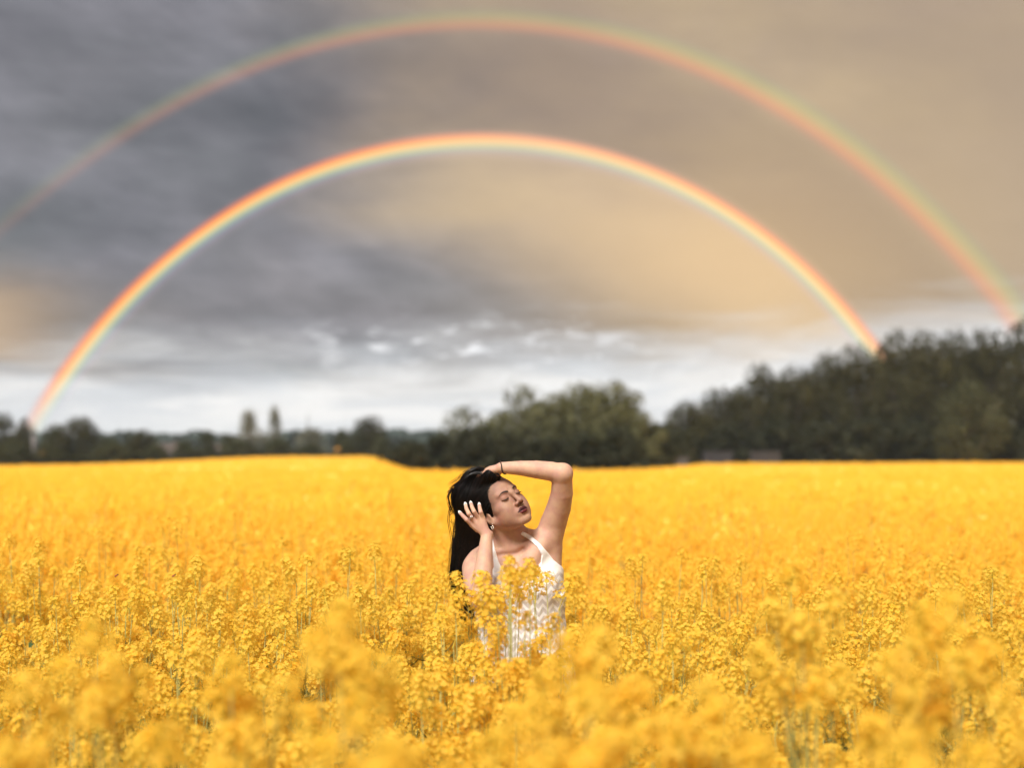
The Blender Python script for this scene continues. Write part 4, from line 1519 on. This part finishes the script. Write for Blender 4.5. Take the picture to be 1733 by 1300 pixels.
hair.p.append((_cut, np.array((-1, 4, 0.)), np.array((1, 6, 3.)), .010, True))
hair.ell(PW(806, 840, 5.005), (.083, .068, .074), None, .025)
hair.cone(PW(812, 812, 4.985), PW(826, 808, 4.955), .045, .030, .02)
hair.cone(PW(830, 801.5, 4.935), PW(843, 806.5, 4.94), .019, .009, .02)
hair.chain([(PW(800, 850, 5.02), .066), (PW(797, 880, 5.035), .050), (PW(792, 905, 5.05), .042), (PW(787, 940, 5.065), .042), (PW(782, 968, 5.07), .040), (PW(781, 992, 5.075), .030), (PW(787, 1042, 5.08), .014)], .02)
hair.chain([(PW(822, 860, 5.03), .052), (PW(818, 900, 5.065), .044), (PW(812, 945, 5.085), .040), (PW(806, 1000, 5.09), .030), (PW(802, 1040, 5.09), .012)], .02)
hx_ = dens((-.26, .06, .0026)); hy_ = dens((4.86, 5.17, .0026)); hz_ = dens((1.06, 1.66, .0026))
Fh = hair.grid(hx_, hy_, hz_)
# comb grooves that run with the hair
X_, Y_, Z_ = hx_[:, None, None], hy_[None, :, None], hz_[None, None, :]
HV, HQ = surface_nets(Fh, hx_, hy_, hz_)
Fh = None
m, N = mat_new('black_hair')
ge = N.n.new('ShaderNodeNewGeometry')
c = N.mix(N.ramp(ge.outputs['Random Per Island'], .70, 1.0), (.0045, .0040, .0042), (.016, .008, .007))
p = principled(N, c, .40, Specular_IOR_Level=.38)
out_surface(N, p)
M_HAIR = m
m, N = mat_new('hair_mass')
tc = N.n.new('ShaderNodeTexCoord')
hn = N.noise(tc.outputs['Object'], 160, 4, .6)
p = principled(N, (.0045, .0038, .0040), .62, Specular_IOR_Level=.15)
bp = N.n.new('ShaderNodeBump'); bp.inputs['Strength'].default_value = .7; bp.inputs['Distance'].default_value = .002
N.l.new(hn, bp.inputs['Height']); N.l.new(bp.outputs[0], p.node.inputs['Normal'])
out_surface(N, p)
ho = pchild('hair', mesh_np('hair', HV, HQ, True), m)


def flow(P, rnd):
    """direction the combed hair runs at each point"""
    tgt = np.stack([PW(796, 880, 5.04)] * len(P))
    back = tgt - P
    back /= np.linalg.norm(back, axis=1)[:, None]
    low = sstep(P[:, 2], 1.53, 1.42)[:, None]
    dn = np.array((-.10, .05, -1.0))[None, :] + rnd * .12
    d = back * (1 - low) + dn * low
    return d / np.linalg.norm(d, axis=1)[:, None]


hr = np.random.default_rng(5)
ns = 6500
pick_ = hr.integers(0, len(HV), ns)
P = HV[pick_].copy()
keepz = P[:, 2] > 1.10
P = P[keepz]; ns = len(P)
off = np.abs(hr.normal(0, .0016, ns)) + .0002
off[hr.uniform(size=ns) < .05] += hr.uniform(.002, .006)
rnd = hr.normal(0, 1, (ns, 3))
steps = 22
path = [P.copy()]
for i in range(steps):
    h = .0085
    P = P + flow(P, rnd) * h
    for _ in range(2):
        d = hair.at(P); g_ = hair.grad(P)
        P = P - g_ * (d - off)[:, None] * .8
    path.append(P.copy())
path = np.stack(path, 1)                       # strand, step, 3
ctr_ = path


def strands(path, r0, r1):
    n, k, _ = path.shape
    T = np.gradient(path, axis=1); T /= np.linalg.norm(T, axis=2)[..., None] + 1e-9
    A = np.cross(T, np.array((.3, -1, .2))); A /= np.linalg.norm(A, axis=2)[..., None] + 1e-9
    B = np.cross(T, A)
    t = np.linspace(0, 1, k)
    r = (r0 + (r1 - r0) * t) * np.minimum(1, np.minimum(t * 8 + .15, (1 - t) * 6 + .05))
    ring = np.stack([path + r[None, :, None] * (math.cos(a) * A + math.sin(a) * B) for a in (0, 2.094, 4.189)], 2)
    V = ring.reshape(-1, 3)
    base = (np.arange(n)[:, None, None] * k + np.arange(k - 1)[None, :, None]) * 3
    j = np.arange(3)[None, None, :]; j2 = (j + 1) % 3
    Q = np.stack([base + j, base + j2, base + 3 + j2, base + 3 + j], -1).reshape(-1, 4)
    return V, Q


V1, Q1 = strands(path, .00075, .0004)
# loose locks: twisted knot sticking out at the back, wisps above and stray hairs at the tips
loose = []
def lock(pts, n, spread, rr=hr):
    c = catmull([PW(*q) for q in pts], 23)
    for _ in range(n):
        o_ = rr.normal(0, spread, 3); w = np.linspace(.3, 1, 23)[:, None]
        ph = rr.uniform(0, 6.28)
        wv = np.sin(np.linspace(0, rr.uniform(2, 5), 23) + ph)[:, None] * rr.normal(0, spread * .5, 3)
        loose.append(c + o_ * w + wv)
lock([(792, 812, 4.97), (775, 822, 4.975), (765, 829, 4.98), (757, 834, 4.985)], 26, .0035)
lock([(800, 806, 4.97), (778, 815, 4.975), (766, 823, 4.98), (761, 828, 4.985)], 20, .003)
lock([(766, 826, 4.97), (759, 840, 4.975), (762, 858, 4.985), (770, 872, 5.0)], 22, .0035)
lock([(772, 824, 4.96), (765, 846, 4.965), (770, 862, 4.975), (776, 880, 4.99)], 22, .004)
lock([(778, 813, 4.95), (789, 801, 4.945), (801, 793, 4.95), (815, 795, 4.955)], 26, .003)
lock([(786, 808, 4.94), (797, 796, 4.94), (812, 792, 4.945), (826, 800, 4.945)], 24, .0028)
lock([(776, 820, 4.94), (790, 806, 4.935), (808, 800, 4.935), (828, 806, 4.93)], 24, .0035)
lock([(840, 806, 4.925), (830, 797, 4.93), (821, 800, 4.935), (808, 812, 4.94)], 26, .003)
lock([(846, 805, 4.92), (836, 799, 4.925), (826, 804, 4.93), (812, 818, 4.935)], 22, .003)
lock([(772, 985, 5.03), (774, 1002, 5.03), (781, 1018, 5.03), (786, 1042, 5.03)], 40, .006)
lock([(785, 990, 5.04), (790, 1008, 5.04), (796, 1024, 5.04), (797, 1045, 5.04)], 30, .006)
lock([(768, 940, 5.03), (763, 962, 5.03), (763, 985, 5.03), (769, 1003, 5.03)], 26, .0025)
lock([(771, 865, 5.0), (762, 872, 5.0), (763, 882, 5.0), (771, 888, 5.0)], 3, .003)
lock([(770, 880, 5.0), (766, 915, 5.01), (762, 945, 5.02), (758, 985, 5.03)], 9, .004)
lock([(764, 850, 4.99), (760, 880, 5.0), (765, 915, 5.01), (761, 950, 5.02)], 7, .005)
lock([(775, 960, 5.02), (765, 985, 5.02), (764, 1003, 5.02), (774, 1012, 5.02)], 14, .005)
lock([(798, 798, 4.96), (786, 800, 4.97), (772, 812, 4.98), (757, 822, 4.99)], 8, .005)
V2, Q2 = strands(np.stack(loose), .0008, .0004)
so = pchild('hair_strands', mesh_np('hair_strands', np.vstack([V1, V2]), np.vstack([Q1, Q2 + len(V1)]), True), M_HAIR)

# ---- brows, lashes
def on_face(lx, lz, lift=.0):
    """head-local x,z -> world points on the face surface"""
    lx = np.asarray(lx, float); lz = np.asarray(lz, float)
    y = np.full(len(lx), .125)
    for _ in range(60):
        P = HO + HS * (np.c_[lx, y, lz] @ HM.T)
        y = y - np.clip(body.at(P), -.004, .004) * .7
    P = HO + HS * (np.c_[lx, y + lift, lz] @ HM.T)
    return P


M_BROW = plain('dark_brow_hair', (.035, .020, .016), .7, .2, 200)
for s in (-1, 1):
    t = np.linspace(0, 1, 15)
    cx_ = s * (.0125 + .0365 * t)
    cz_ = .0140 + .0075 * np.sin(np.clip(t * 1.25, 0, 1.6) * 1.9) - .006 * t ** 3
    hwid = .0042 * np.interp(t, (0, .1, .5, 1), (.75, 1, .85, .12))
    rows = [on_face(cx_, cz_ + q * hwid, l) for q, l in ((-1, -.0006), (-.5, .0006), (.5, .0006), (1, -.0006))]
    V = np.vstack(rows)
    Q = [(r * 15 + i, r * 15 + i + 1, (r + 1) * 15 + i + 1, (r + 1) * 15 + i) for r in range(3) for i in range(14)]
    pchild('eyebrow', mesh_np('eyebrow', V, np.array(Q), True), M_BROW)
    g = Geo()
    t = np.linspace(0, 1, 13)
    lx = s * (.0185 + .0275 * t)
    lz = -.0035 - .0045 * np.sin(t * math.pi) + .0015 * (1 - t) * 0
    P0 = on_face(lx, lz, .0002)
    g.tube(P0, .0018 * np.sin(np.linspace(.35, 2.9, 13)) + .0003, 5)
    for i in range(2, 13):
        for q in (0, .5):
            if i + q > 12: continue
            b = P0[i] if q == 0 else (P0[i] + P0[i + 1]) / 2
            d = HM @ np.array((s * (.25 + .5 * (i / 12)), .75, -.62)); d /= np.linalg.norm(d)
            d2 = HM @ np.array((s * (.3 + .5 * (i / 12)), .6, -.1)); d2 /= np.linalg.norm(d2)
            L = .0055 + .0025 * i / 12
            g.tube([b, b + d * L * .5, b + d * L * .55 + d2 * L * .5], (.00042, .0003, .0001), 3, cap=False)
    pchild('eyelashes', g.mesh('eyelashes', True), M_BROW)

# ---- nails, ring, bracelet, earring
M_NAIL = plain('white_nail_polish', (.85, .82, .80), .2, .02)
for fi in RH + LF:
    a, b = np.array(fi[-2]), np.array(fi[-1])
    d = (b - a) / np.linalg.norm(b - a)
    up = np.array((0, -1., .0)) if any(fi is q for q in RH) else np.array((0, 0, 1.))
    up = up - d * (up @ d); up /= np.linalg.norm(up)
    sd = np.cross(d, up)
    th = np.linspace(0, 1, 8)
    rows = []
    for t in th:
        w = .0056 * math.sqrt(max(1 - max(t - .35, 0) ** 2 / .43, .02)) * (1 if t > .1 else .85)
        c_ = b + d * (-.0065 + .0205 * t) + up * (.0050 - .0015 * t * t)
        rows.append([c_ + sd * w * q + up * (-.0022 * q * q + l) for q, l in ((-1, 0), (-.5, .0), (0, .0003), (.5, 0), (1, 0))])
    rows = np.array(rows)
    V = np.vstack([rows.reshape(-1, 3), (rows - up * .0007).reshape(-1, 3)])
    Q = []
    for i in range(7):
        for j in range(4):
            q_ = (i * 5 + j, i * 5 + j + 1, (i + 1) * 5 + j + 1, (i + 1) * 5 + j)
            Q.append(q_); Q.append(tuple(x + 40 for x in q_[::-1]))
    for i in range(7):
        Q.append((i * 5, (i + 1) * 5, (i + 1) * 5 + 40, i * 5 + 40)); Q.append((i * 5 + 4, i * 5 + 44, (i + 1) * 5 + 44, (i + 1) * 5 + 4))
    for j in range(4):
        Q.append((35 + j, 36 + j, 76 + j, 75 + j))
    pchild('nail', mesh_np('nail', V, np.array(Q), True), M_NAIL)


def ring_geo(c, axis_, R, r, n=28, k=8, wob=0):
    u, v, w = frame(axis_)
    g = Geo()
    an = np.linspace(0, 2 * math.pi, n + 1)
    g.tube(np.array([c + R[0] * math.cos(a) * u + R[1] * math.sin(a) * v + wob * math.sin(3 * a) * w for a in an]), r, k, cap=False)
    return g


M_SILVER, N = mat_new('silver')
out_surface(N, principled(N, (.78, .76, .74), .18, Metallic=1.0))
a, b = np.array(RH[1][0]), np.array(RH[1][1])
c_ = a * .45 + b * .55
pchild('ring', ring_geo(c_, b - a, (.0083, .0083), .0011).mesh('ring', True), M_SILVER)
g = Geo()
st_ = c_ + np.array((0, -.0100, .001))
for k in range(6):
    aa = k * 1.047
    g.tube([st_, st_ + np.array((math.cos(aa) * .0034, -.0008, math.sin(aa) * .0034))], (.0014, .0009), 5)
g.tube([st_ - (0, .0026, 0), st_ + (0, .001, 0)], (.0008, .0022), 8)
pchild('ring_stone', g.mesh('ring_stone', True), plain('clear_stone', (.85, .85, .88), .08, .02))
wl = np.array(WL); fl = np.array((.035, 4.92, 1.6160))
M_BAND = plain('dark_hair_band', (.035, .018, .016), .7, .2, 80)
ca = wl * .97 + fl * .03
pchild('wrist_band', ring_geo(ca, (wl - fl) / .066 + np.array((0, 0, -.32)), (.0226, .0228), .0021, wob=.0012).mesh('wrist_band', True), M_BAND)
g = ring_geo(ca + np.array((.009, -.006, -.021)), (0, .3, 1), (.004, .004), .0017, 14, 6)
pchild('band_knot', g.mesh('band_knot', True), M_BAND)
e0 = hw((-.0800, -.001, -.051))
g = Geo()
for k, (dx, dz, rr) in enumerate(((0, 0, .0032), (.001, -.006, .0040), (-.003, -.0105, .0030), (.004, -.011, .0030), (.0005, -.0155, .0034))):
    c_ = e0 + np.array((dx, -.002, dz))
    g.tube([c_ + (0, 0, -rr), c_ + (0, 0, -rr * .6), c_, c_ + (0, 0, rr * .6), c_ + (0, 0, rr)], (rr * .15, rr * .75, rr, rr * .75, rr * .15), 8)
pchild('earring', g.mesh('earring', True), M_SILVER)

# ---- knitted top
top = Field()
torso(top)
top.loft([(1.16, .030, 5.0, .142, .100), (1.05, .036, 5.0, .143, .102), (.93, .04, 5.005, .158, .113), (.82, .04, 5.01, .18, .124), (.66, .04, 5.01, .196, .135)], .03)
tx = dens((-.24, .30, .0032)); ty_ = dens((4.82, 5.20, .0032)); tz = dens((.62, 1.42, .0032))
Ft = top.grid(tx, ty_, tz)
X_, Y_, Z_ = tx[:, None, None], ty_[None, :, None], tz[None, None, :]
fold = .0022 * np.sin(X_ * 95 + 14 * np.sin(Z_ * 6.0 + X_ * 9)) * sstep(Z_, 1.24, 1.02) + .0010 * np.sin(X_ * 60 - Z_ * 55 + Y_ * 40) * sstep(Z_, 1.30, 1.16)
Ft = Ft - (.0062 + fold).astype(np.float32)
POLY = [(884, 901), (889, 903), (900, 909), (915, 921.5), (928, 937), (937, 949), (950, 960), (975, 990), (975, 1060), (990, 1200), (1010, 1262), (745, 1262), (770, 1200), (795, 1060), (812, 1010), (824, 983), (836, 960), (833, 938), (829.5, 914),
        (833.5, 912), (837.5, 930), (844, 952), (853, 968), (868, 977), (888, 974), (904, 966), (915, 953), (916.5, 939), (909, 926), (896, 915), (880, 906)]
pp = np.array([((x - 866.5) * 4.945 / FPX, EYE - (y - 762) * 4.945 / FPX) for x, y in POLY])
GX2, GZ2 = np.meshgrid(tx, tz, indexing='ij')
d2 = np.full(GX2.shape, 1e9); inside = np.zeros(GX2.shape, bool)
for i in range(len(pp)):
    a, b = pp[i], pp[(i + 1) % len(pp)]
    e = b - a; wx, wz = GX2 - a[0], GZ2 - a[1]
    h = np.clip((wx * e[0] + wz * e[1]) / (e @ e), 0, 1)
    d2 = np.minimum(d2, (wx - e[0] * h) ** 2 + (wz - e[1] * h) ** 2)
    c_ = ((a[1] <= GZ2) != (b[1] <= GZ2)) & (GX2 < (b[0] - a[0]) * (GZ2 - a[1]) / (b[1] - a[1] + 1e-12) + a[0])
    inside ^= c_
poly = np.where(inside, -1, 1) * np.sqrt(d2)
A_ = Ft; B_ = poly[:, None, :].astype(np.float32)
Ft = Field.comb(A_, -np.broadcast_to(B_, A_.shape), .004, True)
TV, TQ = surface_nets(Ft, tx, ty_, tz)
m, N = mat_new('white_zigzag_knit')
tc = N.n.new('ShaderNodeTexCoord')
sep = N.n.new('ShaderNodeSeparateXYZ'); N.l.new(tc.outputs['Object'], sep.inputs[0])
xz = N.m('ADD', sep.outputs[0], N.m('MULTIPLY', sep.outputs[2], .10))
tri = N.m('ABSOLUTE', N.m('SUBTRACT', N.m('FRACT', N.m('MULTIPLY', xz, 1 / .034)), .5))     # 0..0.5
zz = N.m('ADD', sep.outputs[2], N.m('MULTIPLY', tri, .040))
rowp = N.m('FRACT', N.m('MULTIPLY', zz, 1 / .030))
openw = N.m('MULTIPLY', N.ramp(rowp, .38, .46), N.ramp(rowp, 1.0, .92))                      # open-work rows
fine_ = N.m('FRACT', N.m('MULTIPLY', zz, 1 / .0042))
ln = N.m('MULTIPLY', N.ramp(fine_, .45, .6), N.ramp(fine_, 1.0, .85))
dot = N.m('FRACT', N.m('MULTIPLY', xz, 1 / .0036))
dt = N.m('MULTIPLY', N.ramp(dot, .2, .35), N.ramp(dot, .95, .8))
hole = N.m('MULTIPLY', openw, N.m('MULTIPLY', ln, dt))
c = N.mix(N.m('MULTIPLY', N.m('MULTIPLY', N.m('ADD', N.m('MULTIPLY', hole, .95), N.m('MULTIPLY', openw, .26)), N.ramp(sep.outputs[2], 1.27, 1.24)), 1.0), (.90, .89, .885), (.34, .28, .26))
p = principled(N, c, .85, Specular_IOR_Level=.2)
bp = N.n.new('ShaderNodeBump'); bp.inputs['Strength'].default_value = .35; bp.inputs['Distance'].default_value = .0015
hh = N.m('SUBTRACT', N.m('ADD', N.m('MULTIPLY', N.m('SUBTRACT', 1.0, openw), .35), N.noise(tc.outputs['Object'], 260, 3, .6)), N.m('MULTIPLY', hole, 1.0))
N.l.new(hh, bp.inputs['Height']); N.l.new(bp.outputs[0], p.node.inputs['Normal'])
out_surface(N, p)
pchild('knitted_top', mesh_np('knitted_top', TV, TQ, True), m)
print('body', len(BV), 'hair', len(HV), 'top', len(TV))

# ------------------------------------------------------------------ air between here and the far woods
g = Geo()
g.box((0, 1450, 6.5), (3040, 1790, 9.0))
hz = link('haze', g.mesh('haze'))
tag(hz, kind='stuff')
m, N = mat_new('air')
pv = N.n.new('ShaderNodeVolumePrincipled')
pv.inputs['Color'].default_value = (.80, .88, .95, 1)
pv.inputs['Density'].default_value = .0002
N.n.new('ShaderNodeOutputMaterial')
N.l.new(pv.outputs[0], N.n[-1].inputs['Volume'])
hz.data.materials.append(m)
